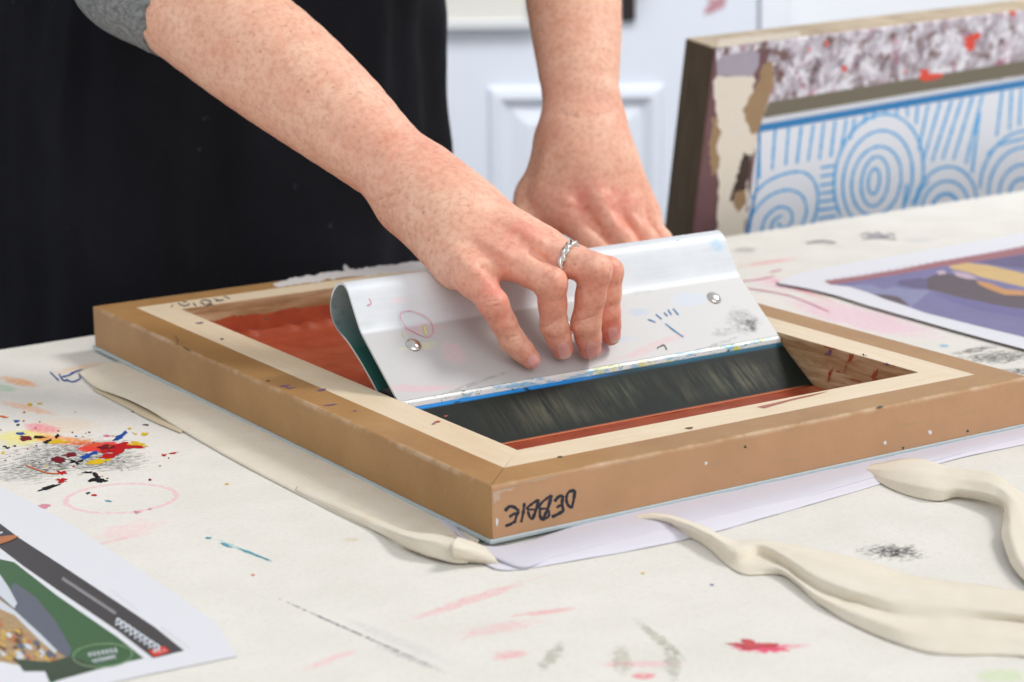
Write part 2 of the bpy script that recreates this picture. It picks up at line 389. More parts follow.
# crisp paint drops, brush marks and scribbles printed into the canvas
PAL = [(206, 30, 38), (246, 205, 40), (30, 84, 176), (28, 30, 34), (238, 120, 60), (236, 110, 160), (130, 26, 40), (90, 175, 200), (120, 110, 100), (238, 160, 180)]
paint_m = [flat_mat('paint_drop_'+n, c, .35) for n, c in zip('red yellow blue black orange pink maroon teal grey pale_pink'.split(), PAL)]
a = Art(lambda x, y: on_z(x, y, .0001), (0, 0, 1), inv_t)
BL = [(26, 438, 7, 2.4, 6, 0, .3), (21, 433.5, 4.5, 1.3, 2, 0, .3), (38, 437, 5, 1.2, 3, 0, .5), (47, 441.5, 5, 1.5, 3, -.4, .4), (57, 436, 3, 1.5, 3, -.5, .4), (58, 460, 6, 2.8, 6, .1, .35), (70, 455, 7, 2, 6, 0, .35), (86, 456, 6, 2.2, 2, -.4, .4), (94, 453, 5, 1.3, 2, -.3, .4),
 (121, 435.5, 6.5, 2.6, 2, -.45, .5), (107, 436, 3, 1.2, 5, 0, .3), (144.5, 434, 4, 1.7, 1, 0, .2), (135.5, 434, 1.6, .8, 1, 0, .2), (129.5, 428.5, 1.6, 1, 1, 0, .3), (97, 462, 13, 2.3, 1, -.12, .4), (137, 444, 10, 2, 1, .1, .5), (56, 442, 8, 2, 1, -.1, .4),
 (118, 448, 15, 4, 0, -.2, .45), (112, 455, 9, 2.2, 0, -.2, .5), (135, 446.5, 12, 1.4, 0, .08, .3), (107, 447, 8, 2, 6, 0, .5), (76, 462, 6, 2, 3, 0, .7), (96, 478, 6, 4, 3, .2, .8), (103, 480, 5, 1.2, 3, .2, .5), (89, 472.5, 6, .9, 3, .05, .6),
 (47, 488, 11, 1.7, 3, -.3, .3), (62, 480.5, 6, 2, 0, .1, .5), (62, 473, 4, 1.6, 0, .1, .6), (150, 480, 1.6, .8, 6, 0, .3), (164, 455, 2.4, 1, 0, -.1, .4), (173, 453, 5, .7, 0, -.15, .5), (88, 493, 2, 1, 3, 0, .5), (94, 495, 2.4, .9, 0, 0, .5), (108, 501, 3.4, .8, 7, .1, .4),
 (30, 404.5, 2.4, 1.5, 1, 0, .3), (40, 403.5, 2.6, .8, 1, 0, .3), (17, 421, 2.6, 1.2, 2, 0, .4), (18, 425, 1.6, 1, 3, 0, .4), (5, 446.5, 2, .8, 3, 0, .3), (7.5, 448, 2.5, 1, 3, 0, .3), (15, 446, 1.5, .8, 3, 0, .3), (3, 453, 1.7, 1.2, 1, 0, .4), (4, 417, 6, 1, 4, .1, .4), (46.5, 466, 1, .8, 1, 0, .3),
 (133, 412, 1, .7, 3, 0, .3), (146, 425, 3, .6, 3, .1, .4), (160, 466, .9, .6, 8, 0, .2), (137, 512, 4, 1.2, 9, 0, .5), (150, 509, 2, .6, 9, 0, .4), (45, 506, 5, 2, 9, 0, .5), (113, 436, 1.2, .6, 4, 0, .4), (209, 538, 3.2, .8, 7, 0, .3), (226, 545, 6, 1, 7, .35, .4), (248, 552, 10, .8, 7, .4, .5), (262, 557.5, 10, .8, 7, .4, .5), (227, 484, 2, .8, 1, 0, .3), (150, 479, .6, .5, 0, 0, .2), (253, 575, 2, .9, 4, 0, .3),
 (752, 645, 20, 4, 0, 0, .5), (712, 585, 2, .7, 2, 0, .3), (643, 573, 2, .8, 1, 0, .4)]
for q in BL: a.blob(q[0], q[1], q[2], q[3], q[4], q[5], q[6])
for _ in range(46):
    a.blob(random.gauss(75, 42), random.gauss(448, 20), random.uniform(.5, 1.4), random.uniform(.3, .7), random.choice([0, 1, 2, 3, 3, 3, 4, 6, 6]), 0, .3, 9)
a.stroke([(25, 465), (35, 469), (47, 473), (60, 474)], 1.0, 4)
for S_ in ([(50, 372), (54, 376), (59, 381)], [(59, 374), (63, 380), (68, 381)], [(62, 377), (70, 375), (77, 371)], [(66, 379), (72, 382), (80, 379), (79, 375)], [(70, 374), (78, 371), (83, 370)]): a.stroke(S_, 1.3, 2)
for S_ in ([(860, 236), (868, 233), (872, 238)], [(872, 235), (878, 233), (884, 237)], [(884, 236), (892, 234), (895, 237)], [(862, 239), (880, 238), (897, 240)]): a.stroke(S_, 1.2, 8)
a.stroke([(806, 244), (820, 241), (836, 243)], 1.4, 8)
for S_ in ([(735, 282), (755, 280), (775, 276)], [(745, 288), (790, 296), (830, 312)], [(770, 272), (782, 270)]): a.stroke(S_, 1.2, 9)
random.seed(11)
join(a, top, paint_m)
for x, y in ((XL+.07, -.07), (XR-.07, -.07), (XL+.07, -DW+.07), (XR-.07, -DW+.07)):
    bm = bmesh.new(); box(bm, (x-.035, y-.035, 0), (x+.035, y+.035, T-.0322), .004); obj('leg', bm, under_m, table)
bm = bmesh.new()
for lo, hi in (((XL+.12, -.09, T-.11), (XR-.12, -.065, T-.0325)), ((XL+.12, -DW+.065, T-.11), (XR-.12, -DW+.09, T-.0325))): box(bm, lo, hi, .002)
obj('apron_rail', bm, under_m, table)

# ------------------------------------------------------------------ printing screen
SC = .85
FX, FY, FYAW = -.015*SC, 1.3228*SC, .5707
FL, FW_, FH, RAIL, BAND = .5579, .408, .0350, .0498, .0247
Z0 = T+.0045                                  # underside of the timber
fa = np.array([math.cos(FYAW), math.sin(FYAW), 0]); fb = np.array([-math.sin(FYAW), math.cos(FYAW), 0]); FO = np.array([FX, FY, T])
MF = Matrix.Translation((FX, FY, T)) @ Matrix.Rotation(FYAW, 4, 'Z'); MFi = MF.inverted()
def on_fz(x, y, h=FH): return on_z(x, y, h)
def loc_f(P): d = np.array(P)-FO; return (float(d@fa), float(d@fb), float(d[2]))
screen = empty('printing_screen', (FX, FY, T), FYAW, 'wooden screen-printing frame lying flat on the table with red ink inside', 'printing screen')
def wood(name, along, inner_red=False):
    k = N(name); v = k.coord(); s = k.xyz(v)
    sc = (6, 60, 60) if along == 0 else (60, 6, 60)
    g = k.noise(k.scale(v, sc), 3.2, 6, .65, .6); g2 = k.noise(k.scale(v, sc), 14, 3, .6); big = k.noise(v, 14, 4, .6); fin = k.noise(v, 300, 3, .7)
    bare = k.mix(k.step(g, .3, .7), srgb(236, 214, 176), srgb(206, 174, 126)); bare = k.mix(k.math('MULTIPLY', k.step(g2, .5, .75), .4), bare, srgb(180, 140, 92))
    # upper faces of the bare strip are paler, the inner walls darker
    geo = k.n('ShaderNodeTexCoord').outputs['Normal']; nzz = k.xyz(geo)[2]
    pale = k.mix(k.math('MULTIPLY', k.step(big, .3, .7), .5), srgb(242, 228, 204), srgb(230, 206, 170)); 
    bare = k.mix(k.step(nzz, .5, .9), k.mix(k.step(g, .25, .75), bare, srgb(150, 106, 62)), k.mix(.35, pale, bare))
    br = k.mix(k.step(big, .3, .72), srgb(180, 138, 86), srgb(160, 117, 68)); br = k.mix(k.math('MULTIPLY', k.step(fin, .55, .75), .25), br, srgb(205, 170, 130))
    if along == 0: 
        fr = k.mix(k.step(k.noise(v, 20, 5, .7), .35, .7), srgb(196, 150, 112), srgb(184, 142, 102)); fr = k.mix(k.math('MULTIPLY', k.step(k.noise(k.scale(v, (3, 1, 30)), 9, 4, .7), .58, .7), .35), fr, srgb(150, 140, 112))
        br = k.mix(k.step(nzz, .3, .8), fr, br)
    m = k.math('MINIMUM', k.math('MINIMUM', s[0], k.math('SUBTRACT', FW_, s[0])), k.math('MINIMUM', s[1], k.math('SUBTRACT', FL, s[1])))
    m = k.math('MULTIPLY_ADD', k.math('SUBTRACT', big, .5), .0012, m)
    col = k.mix(k.step(m, BAND-.0003, BAND+.0003), br, bare)
    # paint-worn outer arris
    e = k.math('ADD', k.math('ABSOLUTE', k.math('SUBTRACT', s[2], FH)), k.math('MULTIPLY', m, .9))
    wear = k.math('MULTIPLY', k.step(e, .0032, .0012), k.math('MULTIPLY', k.step(k.noise(v, 45, 3, .6), .42, .62), .45))
    col = k.mix(wear, col, srgb(222, 196, 168))
    if inner_red:
        edge = k.math('MULTIPLY_ADD', k.math('SUBTRACT', k.noise(k.scale(v, (1, 1, .2)), 45, 5, .7), .5), .012, .0232)
        red = k.math('MULTIPLY', k.step(k.math('SUBTRACT', edge, s[2]), -.0004, .0004), k.step(m, BAND+.01, BAND+.012))
        ink = k.mix(k.step(k.noise(v, 90, 3), .3, .7), srgb(196, 94, 60), srgb(176, 78, 48)); col = k.mix(red, col, ink)
    k.bump(g, .15, .0006)
    return k.out(col, .5)
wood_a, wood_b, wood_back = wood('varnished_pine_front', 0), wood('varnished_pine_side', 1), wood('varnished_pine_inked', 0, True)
def rail(pts, mat):
    bm = bmesh.new(); prism(bm, pts, .0047, FH)
    es = [e for e in bm.edges if all(v.co.z > FH-.001 for v in e.verts) or abs(e.verts[0].co.z-e.verts[1].co.z) > .01]
    # round only the outer arrises
    es = [e for e in es if all(min(v.co.x, FW_-v.co.x, v.co.y, FL-v.co.y) < .001 for v in e.verts)]
    bmesh.ops.bevel(bm, geom=es, offset=.0018, segments=3, profile=.5, affect='EDGES')
    return obj('rail', bm, mat, screen)
W_, R_ = FW_, RAIL
RAILS = []
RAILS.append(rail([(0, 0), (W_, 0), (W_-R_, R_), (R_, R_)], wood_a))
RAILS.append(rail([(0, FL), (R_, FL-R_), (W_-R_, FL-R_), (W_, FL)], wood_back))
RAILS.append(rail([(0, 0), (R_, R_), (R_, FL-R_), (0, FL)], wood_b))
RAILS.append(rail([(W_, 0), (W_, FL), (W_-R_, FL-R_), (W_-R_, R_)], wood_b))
# mesh cloth glued under the timber, its pale blue margin shows as a line along the bottom
bm = bmesh.new(); box(bm, (-.0012, -.0012, .0022), (FW_+.0012, FL+.0012, .0046), .0006)
obj('mesh_fabric', bm, plain('pale_blue_mesh_margin', (192, 206, 210), .5, 0, .1, 200), screen)
# ink: uneven skin on the mesh plus a thick bead along the far wall
k = N('brick_red_ink'); v = k.coord(); n1 = k.noise(k.scale(v, (1, 1, 1)), 35, 4, .6); n2 = k.noise(v, 400, 2, .5)
k.bump(k.math('ADD', n1, k.math('MULTIPLY', n2, .3)), .4, .0012)
ink_m = k.out(k.mix(k.step(n1, .3, .7), srgb(180, 88, 58), srgb(156, 68, 44)), .2)
bm = bmesh.new(); ny, nx = 150, 90; x0, x1, y0, y1 = RAIL+.0002, FW_-RAIL-.0002, RAIL+.0005, FL-RAIL-.0002
G = []
for j in range(ny):
    y = y0+(y1-y0)*j/(ny-1); row = []
    for i in range(nx):
        x = x0+(x1-x0)*i/(nx-1); p = Vector((x*60, y*60, 0)); d = y1-y
        z = .0050+.0005*mnoise.noise(p*.5)+.0003*mnoise.noise(p*2)
        z += .0060*math.exp(-(d/.0065)**2)*(1+.5*mnoise.noise(Vector((x*120, 0, 3))))+.0010*math.exp(-((d-.014)/.004)**2)*(1+mnoise.noise(Vector((x*200, 9, 3))))+.0011*math.exp(-(d/.010)**2)*mnoise.noise(Vector((x*420, y*420, 3)))
        row.append(bm.verts.new((x, y, z)))
    G.append(row)
for j in range(ny-1):
    for i in range(nx-1): bm.faces.new((G[j][i], G[j][i+1], G[j+1][i+1], G[j+1][i]))
obj('ink_layer', bm, ink_m, screen, True)
# marks on the timber: hand-lettered name, pencil figures, paint flecks
mk = [flat_mat('black_marker', (34, 34, 46), .5), flat_mat('purple_ink_fleck', (132, 92, 128), .5), flat_mat('white_paint_patch', (232, 228, 226), .6, .06, 60), flat_mat('red_ink_fleck', (176, 86, 54), .4), flat_mat('dark_green_fleck', (70, 80, 60), .5), flat_mat('pencil_grey', (110, 106, 98), .7), flat_mat('wood_dent', (112, 80, 48), .7), flat_mat('pale_scuff', (206, 176, 150), .6)]
nF = -fb
a = Art(lambda x, y: on_plane(x, y, FO-fb*.00005, nF), nF, MFi)
q = lambda x, y: (480+x/7.314, 470+y/7.314)
for S_, w in (([(182, 300), (215, 268), (250, 272), (285, 300)], 3), ([(282, 300), (262, 350), (258, 378)], 2.6), ([(215, 345), (245, 322), (275, 322)], 2.4), ([(184, 410), (225, 395), (262, 372)], 2.6),   # E
              ([(325, 240), (315, 320), (300, 382)], 2.6),                                                                          # I
              ([(428, 215), (410, 290), (385, 358)], 2.8), ([(428, 215), (360, 262), (345, 285), (400, 290)], 2.4), ([(350, 300), (365, 345), (390, 358)], 2.4),  # B
              ([(522, 183), (500, 270), (455, 370)], 2.8), ([(522, 183), (450, 240), (432, 280), (490, 282)], 2.4), ([(438, 290), (440, 340), (458, 368)], 2.6), ([(490, 285), (505, 310), (500, 340), (460, 365)], 2.2),
              ([(545, 230), (575, 195), (607, 188)], 2.6), ([(607, 188), (600, 250), (612, 300)], 2.6), ([(560, 275), (600, 250)], 2.4), ([(525, 343), (565, 325), (612, 298)], 2.8),   # E
              ([(694, 148), (685, 220), (668, 280)], 2.6), ([(694, 148), (650, 160), (632, 200), (640, 250), (668, 280)], 2.6)):                     # D
    a.stroke([q(*p) for p in S_], w*1.12, 0, taper=False, n=14)
for x, y in ((706, 463), (930, 432), (885, 443)): a.blob(x, y, 1.6, 1.8, 2)
for x, y in ((903, 448), (968, 431), (745, 447), (926, 449)): a.blob(x, y, 1.2, 1.4, 4)
a.blob(506, 490, 9, 1.6, 7, -.2, .6); a.blob(497, 497, 2.4, 5, 7, 0, .6); a.blob(541, 479, 14, 1.2, 7, -.2, .6); a.blob(497, 522, 1.2, 3.6, 2, 0, .4)
a.u = lambda x, y: on_z(x, y, FH+.00005); a.n = np.array([0, 0, 1.])
a.poly([(272, 285), (290, 279), (330, 272), (372, 267), (420, 261), (440, 262), (446, 266), (440, 270), (400, 272), (350, 277), (300, 284), (281, 287)], 2, jag=1.6)
a.poly([(343, 267), (345, 264), (349, 268), (352, 271), (345, 272)], 2)
for S_ in ([(171, 307), (173, 305)], [(178, 303), (184, 306), (190, 304)], [(183, 302), (187, 302)], [(193, 303), (196, 306)], [(200, 302), (206, 305), (211, 302), (206, 300), (201, 301)], [(208, 305), (213, 304)], [(214, 299), (221, 301)], [(216, 301), (224, 300)], [(224, 296), (230, 299)]): a.stroke(S_, 1.3, 5, taper=False)
for x, y, rx, m_ in ((266, 319, 3, 4), (222, 339, 1.5, 6), (268, 381, 2, 6), (285, 386, 5, 1), (331, 405, 6, 1), (322, 390, 4, 1), (355, 411, 2, 1), (290, 388, 6, 1), (446, 416, 2, 3), (560, 457, 3, 4), (200, 323, 3, 1), (434, 424, 2, 1), (437, 422, 4, 3), (690, 428, 4, 6), (880, 407, 4, 4)): a.blob(x, y, rx, .8, m_, -.1, .5, 12)
a.stroke([(175, 336), (178, 341), (176, 345)], .8, 6); a.stroke([(183, 347), (190, 351)], 1.2, 6)
# red smear over the front rail's inner lip
a.poly([(757, 407), (775, 403), (800, 397), (830, 391), (812, 396), (790, 401), (776, 405), (764, 408.5)], 3)
a.u = lambda x, y: on_plane(x, y, FO+fa*(FW_-RAIL-.0002), -fa); a.n = -fa
for x, y, rx, ry, m_ in ((828, 353, 3, 3.5, 1), (831, 348, 5, 1.2, 3), (851, 358, 2.4, 4.6, 3), (864, 355, 3, 1, 1), (886, 364, 3.2, 2.2, 1), (875, 374, 2.2, 7, 3), (876, 380, 4, 2.4, 3), (840, 372, 6, .7, 3), (855, 380, 9, .8, 3), (830, 375, 1.2, 6, 3), (846, 366, 1, 5, 3), (894, 366, 1, 1, 3)): a.blob(x, y, rx*.8, ry*.85, m_, .25, .7, 18)
# hand every mark to the rail it lies on
def split_join(art, rails, mats):
    base_n = {}
    def which(f):
        c = f.calc_center_median(); d = [c.y, FL-c.y, c.x, FW_-c.x]; return d.index(min(d))
    fid = [which(f) for f in art.bm.faces]; tmp = bpy.data.meshes.new('tmp'); art.bm.to_mesh(tmp)
    for r in range(4):
        b = bmesh.new(); b.from_mesh(tmp); b.faces.ensure_lookup_table()
        bmesh.ops.delete(b, geom=[b.faces[i] for i in range(len(fid)) if fid[i] != r], context='FACES')
        class A: pass
        q_ = A(); q_.bm = b; join(q_, rails[r], mats)
    art.bm.free()
split_join(a, RAILS, mk)

# ------------------------------------------------------------------ squeegee
sq = empty('squeegee', tuple(FO+fa*.2055+fb*.15+np.array([0, 0, .005])), FYAW, 'wide silver-handled squeegee standing tilted inside the printing screen', 'squeegee')
MS = Matrix.Translation(sq.location) @ Matrix.Rotation(FYAW, 4, 'Z'); MSi = MS.inverted()
A0, A1 = .0515-.2055, .3570-.2055; B_ = .15; ZS = .005
def extrude(bm, prof, x0, x1, closed=True, n=1):
    cols = [[bm.verts.new((x0+(x1-x0)*i/n, p[0]-B_, p[1]-ZS)) for p in prof] for i in range(n+1)]
    m = len(prof)
    for i in range(n):
        for j in range(m if closed else m-1): bm.faces.new((cols[i][j], cols[i][(j+1) % m], cols[i+1][(j+1) % m], cols[i+1][j]))
    if closed: bm.faces.new(cols[0]); bm.faces.new(cols[-1][::-1])
k = N('painted_squeegee_metal'); v = k.coord(); s = k.xyz(v)
br = k.noise(k.scale(v, (4, 90, 90)), 6, 4, .7); bl = k.noise(v, 30, 4, .6); nzs = [k.noise(v, 70, 5, .7), k.noise(v, 220, 4, .7), k.noise(k.scale(v, (1, 2.5, 2.5), (0, 0, .4)), 60, 5, .7), bl]
base = k.mix(k.step(br, .3, .7), srgb(222, 228, 233), srgb(210, 216, 223)); base = k.mix(k.step(bl, .35, .75), base, srgb(226, 231, 236))
low = k.step(s[2], .0640, .0622); base = k.mix(k.math('MULTIPLY', low, .9), base, srgb(190, 189, 188))  # plate below the crease darkened, its shading put into the base colour
# stains on the front plate, placed in (length, height) coordinates
cmb = k.n('ShaderNodeCombineXYZ'); k.l(s[0], cmb.inputs[0]); k.l(s[2], cmb.inputs[1]); v2 = cmb.outputs[0]
FP0, FP1 = FO+fb*.1885+np.array([0, 0, .0332]), FO+fb*.232+np.array([0, 0, .0675])
dfp = (FP1-FP0)/np.linalg.norm(FP1-FP0); nfp = np.cross(fa, dfp); nfp = nfp if nfp[1] < 0 else -nfp
FQ1 = FO+fb*.2545+np.array([0, 0, .0965]); dfq = (FQ1-FP1)/np.linalg.norm(FQ1-FP1); nfq = np.cross(fa, dfq); nfq = nfq if nfq[1] < 0 else -nfq
def sp(x, y):
    P = on_plane(x, y, FP0, nfp)
    if P[2] > FP1[2]: P = on_plane(x, y, FP1, nfq)
    L = MSi @ Vector(P); return L
def ss(px, py, rx, ry, rgb, s_=.5, gi=0, rag=2., kind='soft', an=0.):
    L = sp(px, py); return (L.x, L.z, rx/1560, ry/1560*.75, an, rgb, s_, gi, rag, kind)
SL = [ss(742, 322, 34, 22, (90, 92, 96), .55, 0, 1.6), ss(751, 326, 17, 12, (30, 30, 34), .9, 0, 1.2), ss(725, 332, 26, 8, (110, 112, 114), .5, 0, 1.6), ss(700, 352, 90, 4, (60, 60, 62), .4, 2, 2.4, an=.12),
      ss(425, 329, 34, 12, (236, 160, 175), .3, 2, 2.), ss(452, 352, 22, 20, (244, 190, 200), .35, 0, 1.6), ss(420, 388, 60, 6, (236, 150, 175), .35, 2, 2.2, an=-.1),
      ss(715, 245, 14, 16, (140, 205, 240), .5, 0, 1.5), ss(690, 300, 40, 12, (170, 200, 235), .35, 0, 2.), ss(640, 312, 20, 7, (120, 170, 220), .3, 2, 2.), ss(615, 340, 34, 7, (150, 185, 225), .4, 2, 2.4), ss(600, 350, 24, 5, (225, 150, 190), .4, 2, 2.2),
      ss(640, 292, 22, 5, (160, 175, 165), .4, 1, 2.2), ss(420, 347, 30, 6, (236, 236, 130), .25, 1, 2.), ss(398, 300, 18, 6, (250, 205, 215), .35, 0, 2.), ss(560, 350, 60, 5, (190, 195, 220), .4, 2, 2.), ss(365, 326, 20, 8, (190, 200, 190), .3, 0, 2.),
      ss(470, 385, 90, 3, (110, 110, 112), .35, 2, 2.4, an=.11), ss(655, 345, 80, 6, (225, 130, 140), .25, 2, 2.6, an=.12)]
col = stains(k, base, v2, SL, nzs)
# the curled-over inside and back are grey-green from old ink
inner = k.step(s[1], .104, .1085); 
col = k.mix(k.math('MULTIPLY', k.step(k.math('SUBTRACT', s[1], k.math('MULTIPLY', s[2], .55)), .077, .080), .8), col, srgb(128, 140, 142))
k.bump(br, .08, .0004)
metal_m = k.out(col, .42, .05)
k = N('inked_inner_metal'); v = k.coord(); s = k.xyz(v); nn = k.noise(v, 60, 4, .7)
c_ = k.mix(k.step(s[2], .05, .075), srgb(60, 116, 108), srgb(186, 196, 198)); c_ = k.mix(k.step(nn, .55, .75), c_, srgb(90, 112, 112))
inner_m = k.out(c_, .4, .3)
# sheet profile in the (b, z) plane: lip, front plate, crease, rounded crown, back plate
out_ = [(.1885, .0332), (.2105, .0505), (.2300, .0660), (.2345, .0700), (.2385, .0757), (.2440, .0845), (.2485, .0915), (.2510, .0945), (.2545, .0968), (.2590, .0972), (.2650, .0950), (.2710, .0895), (.2748, .0820), (.2752, .0750), (.2715, .0680), (.2640, .0630), (.2530, .0585), (.2420, .0520), (.2300, .0440), (.2140, .0318), (.2080, .0272)]
P = catmull(out_, 90)[:, :2]; th = .0016
nr = np.gradient(P, axis=0); nr = np.stack([nr[:, 1], -nr[:, 0]], 1); nr /= np.linalg.norm(nr, axis=1)[:, None]
cen = P.mean(0); 
inn = P + nr*th*(1 if ((P+nr*.001-cen)**2).sum() < ((P-cen)**2).sum() else -1)
bm = bmesh.new(); n_ = len(P); X = [A0, A1]
ring = [[bm.verts.new((x, p[0]-B_, p[1]-ZS)) for p in P]+[bm.verts.new((x, p[0]-B_, p[1]-ZS)) for p in inn[::-1]] for x in X]
m_ = 2*n_
for j in range(m_):
    f = bm.faces.new((ring[0][j], ring[0][(j+1) % m_], ring[1][(j+1) % m_], ring[1][j])); f.material_index = 1 if n_-1 < j < m_-1 else 0; f.smooth = True
for r_ in ring:
    for j in range(n_-1): bm.faces.new((r_[j], r_[j+1], r_[m_-2-j], r_[m_-1-j]))
h_o = obj('handle', bm, [metal_m, inner_m], sq)
es = h_o.modifiers.new('es', 'EDGE_SPLIT'); es.split_angle = math.radians(40)
# thin marks drawn on the front plate
a = Art(lambda x, y: (lambda P: P if P[2] <= FP1[2] else on_plane(x, y, FP1+nfq*.0012, nfq))(on_plane(x, y, FP0+nfp*.0004, nfp)), nfp, MSi)
lm = [flat_mat('red_ink_line', (228, 160, 176), .5), flat_mat('yellow_ink_line', (222, 222, 140), .5), flat_mat('blue_ink_line', (70, 150, 205), .5), flat_mat('black_ink_line', (40, 40, 46), .5), flat_mat('dark_red_drop', (190, 40, 60), .5)]
a.stroke([(401, 319), (401, 313), (410, 311), (423, 315), (431, 322), (433, 332), (427, 337), (416, 333), (406, 327), (401, 319)], .7, 0, n=50, taper=False)
a.stroke([(424, 325), (425, 331), (427, 335)], 2.2, 1); a.stroke([(404, 337), (403, 333)], 1.4, 1)
a.stroke([(366, 296), (370, 300), (371, 304), (367, 305)], 1.2, 0)
for S_ in ([(664, 312), (668, 316)], [(668, 309), (672, 315)], [(673, 308), (679, 315)], [(656, 314), (662, 319)], [(648, 319), (656, 322)]): a.stroke(S_, 1.1, 2)
a.stroke([(665, 323), (674, 330), (684, 337)], 1.0, 2); a.blob(678, 241, 2.2, .9, 2); a.blob(703, 243, 1, .6, 2)
a.stroke([(657, 348), (664, 345), (667, 350)], 1.0, 3); a.blob(358, 297, 1, 1, 4)
join(a, h_o, lm)
# folded lip under the front plate with layered dried paint
k = N('paint_crusted_lip'); v = k.coord(); nn = k.noise(k.scale(v, (1, 4, 4)), 45, 4, .7); n2 = k.noise(k.scale(v, (1, 4, 4)), 110, 4, .7); sx_ = k.xyz(v)[0]
c_ = k.mix(k.step(nn, .54, .6), srgb(240, 242, 242), srgb(160, 205, 232)); c_ = k.mix(k.step(n2, .62, .66), c_, srgb(210, 214, 110)); c_ = k.mix(k.step(n2, .40, .36), c_, srgb(40, 110, 70))
c_ = k.mix(k.math('MULTIPLY', k.step(k.noise(v, 60, 4), .55, .6), k.step(sx_, -.12, .12)), c_, srgb(226, 226, 90))
lip_m = k.out(c_, .35)
dark_m = plain('dark_slot_fill', (26, 30, 32), .6)  # near-black fill that paints in the darkness of the gap above the lip
bm = bmesh.new(); extrude(bm, [(.1896, .0322), (.1882, .0330), (.1866, .0316), (.1862, .0290), (.1872, .0272), (.1930, .0300)], A0, A1)
obj('lip', bm, lip_m, sq)
bm = bmesh.new(); extrude(bm, [(.1905, .0338), (.1888, .0334), (.1885, .0318), (.1915, .0300), (.2070, .0275), (.2125, .0320), (.2140, .0345), (.2000, .0400)], A0+.0006, A1-.0006)
obj('clamp_filler', bm, dark_m, sq)
def domed(px, py):
    L = sp(px, py); bm = bmesh.new()
    nl = (MSi.to_3x3() @ Vector(nfp)); rot = nl.to_track_quat('Z', 'Y').to_matrix().to_4x4()
    prof = [(.0055, 0), (.0054, .0006), (.0046, .0013), (.0030, .0019), (.0012, .0021), (0, .0021)]
    R = [[bm.verts.new(Vector((r*math.cos(t), r*math.sin(t), z))) for t in [2*math.pi*i/24 for i in range(24)]] if r else [bm.verts.new((0, 0, z))] for r, z in prof]
    for a_, b_ in zip(R, R[1:]):
        for i in range(24):
            if len(b_) == 1: bm.faces.new((a_[i], a_[(i+1) % 24], b_[0]))
            else: bm.faces.new((a_[i], a_[(i+1) % 24], b_[(i+1) % 24], b_[i]))
    bmesh.ops.transform(bm, matrix=Matrix.Translation(L-nl*.0003) @ rot, verts=bm.verts)
    obj('rivet', bm, rivet_m, sq, True)
rivet_m = plain('bright_rivet_steel', (215, 213, 208), .16, 1.0, .1, 300)
for p in ((413.5, 345), (564, 322), (714, 298)): domed(*p)
# rubber blade
k = N('inked_rubber_blade'); v = k.coord(); s = k.xyz(v)
stv = k.noise(k.scale(v, (1, .07, .07), (0, 0, 0)), 230, 5, .75, .25); patch = k.noise(v, 16, 3, .55); gz = k.noise(v, 40, 3, .6)
hh = s[2]                                      # height above blade edge (m)
midz = k.math('MULTIPLY', k.step(hh, .0015, .007), k.step(hh, .0215, .013))
mask = k.math('MULTIPLY', k.math('MULTIPLY', k.step(stv, .40, .72), midz), k.step(patch, .38, .62)); mask = k.math('MULTIPLY', mask, k.math('MULTIPLY', k.step(s[0], -.12, -.05), k.step(s[0], .145, .12)))
darkc = k.mix(k.step(gz, .35, .65), srgb(6, 11, 10), srgb(5, 26, 18)); col = k.mix(k.math('MULTIPLY', mask, .75), darkc, srgb(128, 124, 100))
blue = k.math('MULTIPLY', k.step(hh, .0216, .0226), k.math('MULTIPLY', k.step(s[0], -.155, -.150), k.step(s[0], .02, -.03))); blue = k.math('MULTIPLY', blue, k.step(k.noise(k.scale(v, (1, 3, 3)), 30, 3), .38, .42))
col = k.mix(blue, col, srgb(24, 140, 220)); teal = k.math('MULTIPLY', k.step(hh, .0212, .0228), k.step(s[0], 0., .06)); col = k.mix(k.math('MULTIPLY', teal, .85), col, srgb(16, 100, 128))
redl = k.math('MULTIPLY', k.step(hh, .0012, .0005), k.step(s[0], .15, .13)); col = k.mix(redl, col, srgb(200, 110, 70))
k.bump(stv, .12, .0005)
blade_m = k.out(col, .55); k.b.inputs['Specular IOR Level'].default_value = .25
d_ = np.array([.1885-.1515, .0300-.0055]); d_ /= np.linalg.norm(d_); n_ = np.array([d_[1], -d_[0]])
b0 = np.array([.1512, .0052]); b1 = b0+d_*.0475
bm = bmesh.new(); extrude(bm, [tuple(b0), tuple(b1), tuple(b1+n_*-.0 + n_*.0095), tuple(b0+n_*.0095+d_*.004)], A0, A1)
bl_o = obj('blade', bm, blade_m, sq)
#%%P3%%
# ------------------------------------------------------------------ second screen standing behind the table
ya, le, sn = .8833, .1655, .0132
def rot3(yaw, lean, spin):
    u = np.array([math.sin(yaw), math.cos(yaw), 0]); n = np.array([math.cos(yaw), -math.sin(yaw), 0]); v = np.array([0, 0, 1.])
    v2 = v*math.cos(lean)+n*math.sin(lean); n2 = n*math.cos(lean)-v*math.sin(lean)
    return u*math.cos(spin)+v2*math.sin(spin), v2*math.cos(spin)-u*math.sin(spin), n2
RU, RV, RN = rot3(ya, le, sn)
RO = on_y(714.6, 47.5, 2.0164+.034)           # top left corner of its front face
RT_, RR = .0405, .0755                          # timber depth, front width
RH = (RO[2]-.004)/RV[2]; RW = .66               # reaches the floor
MRm = Matrix.Identity(4)
base = RO-RV*RH
for i in range(3): MRm[i][0], MRm[i][1], MRm[i][2], MRm[i][3] = RU[i], -RN[i], RV[i], base[i]
rear = empty('printing_screen', (0, 0, 0)); rear.matrix_world = MRm
tag(rear, 'paint-crusted printing screen standing upright behind the table with a blue swirl stencil', 'printing screen')
MRi = MRm.inverted()
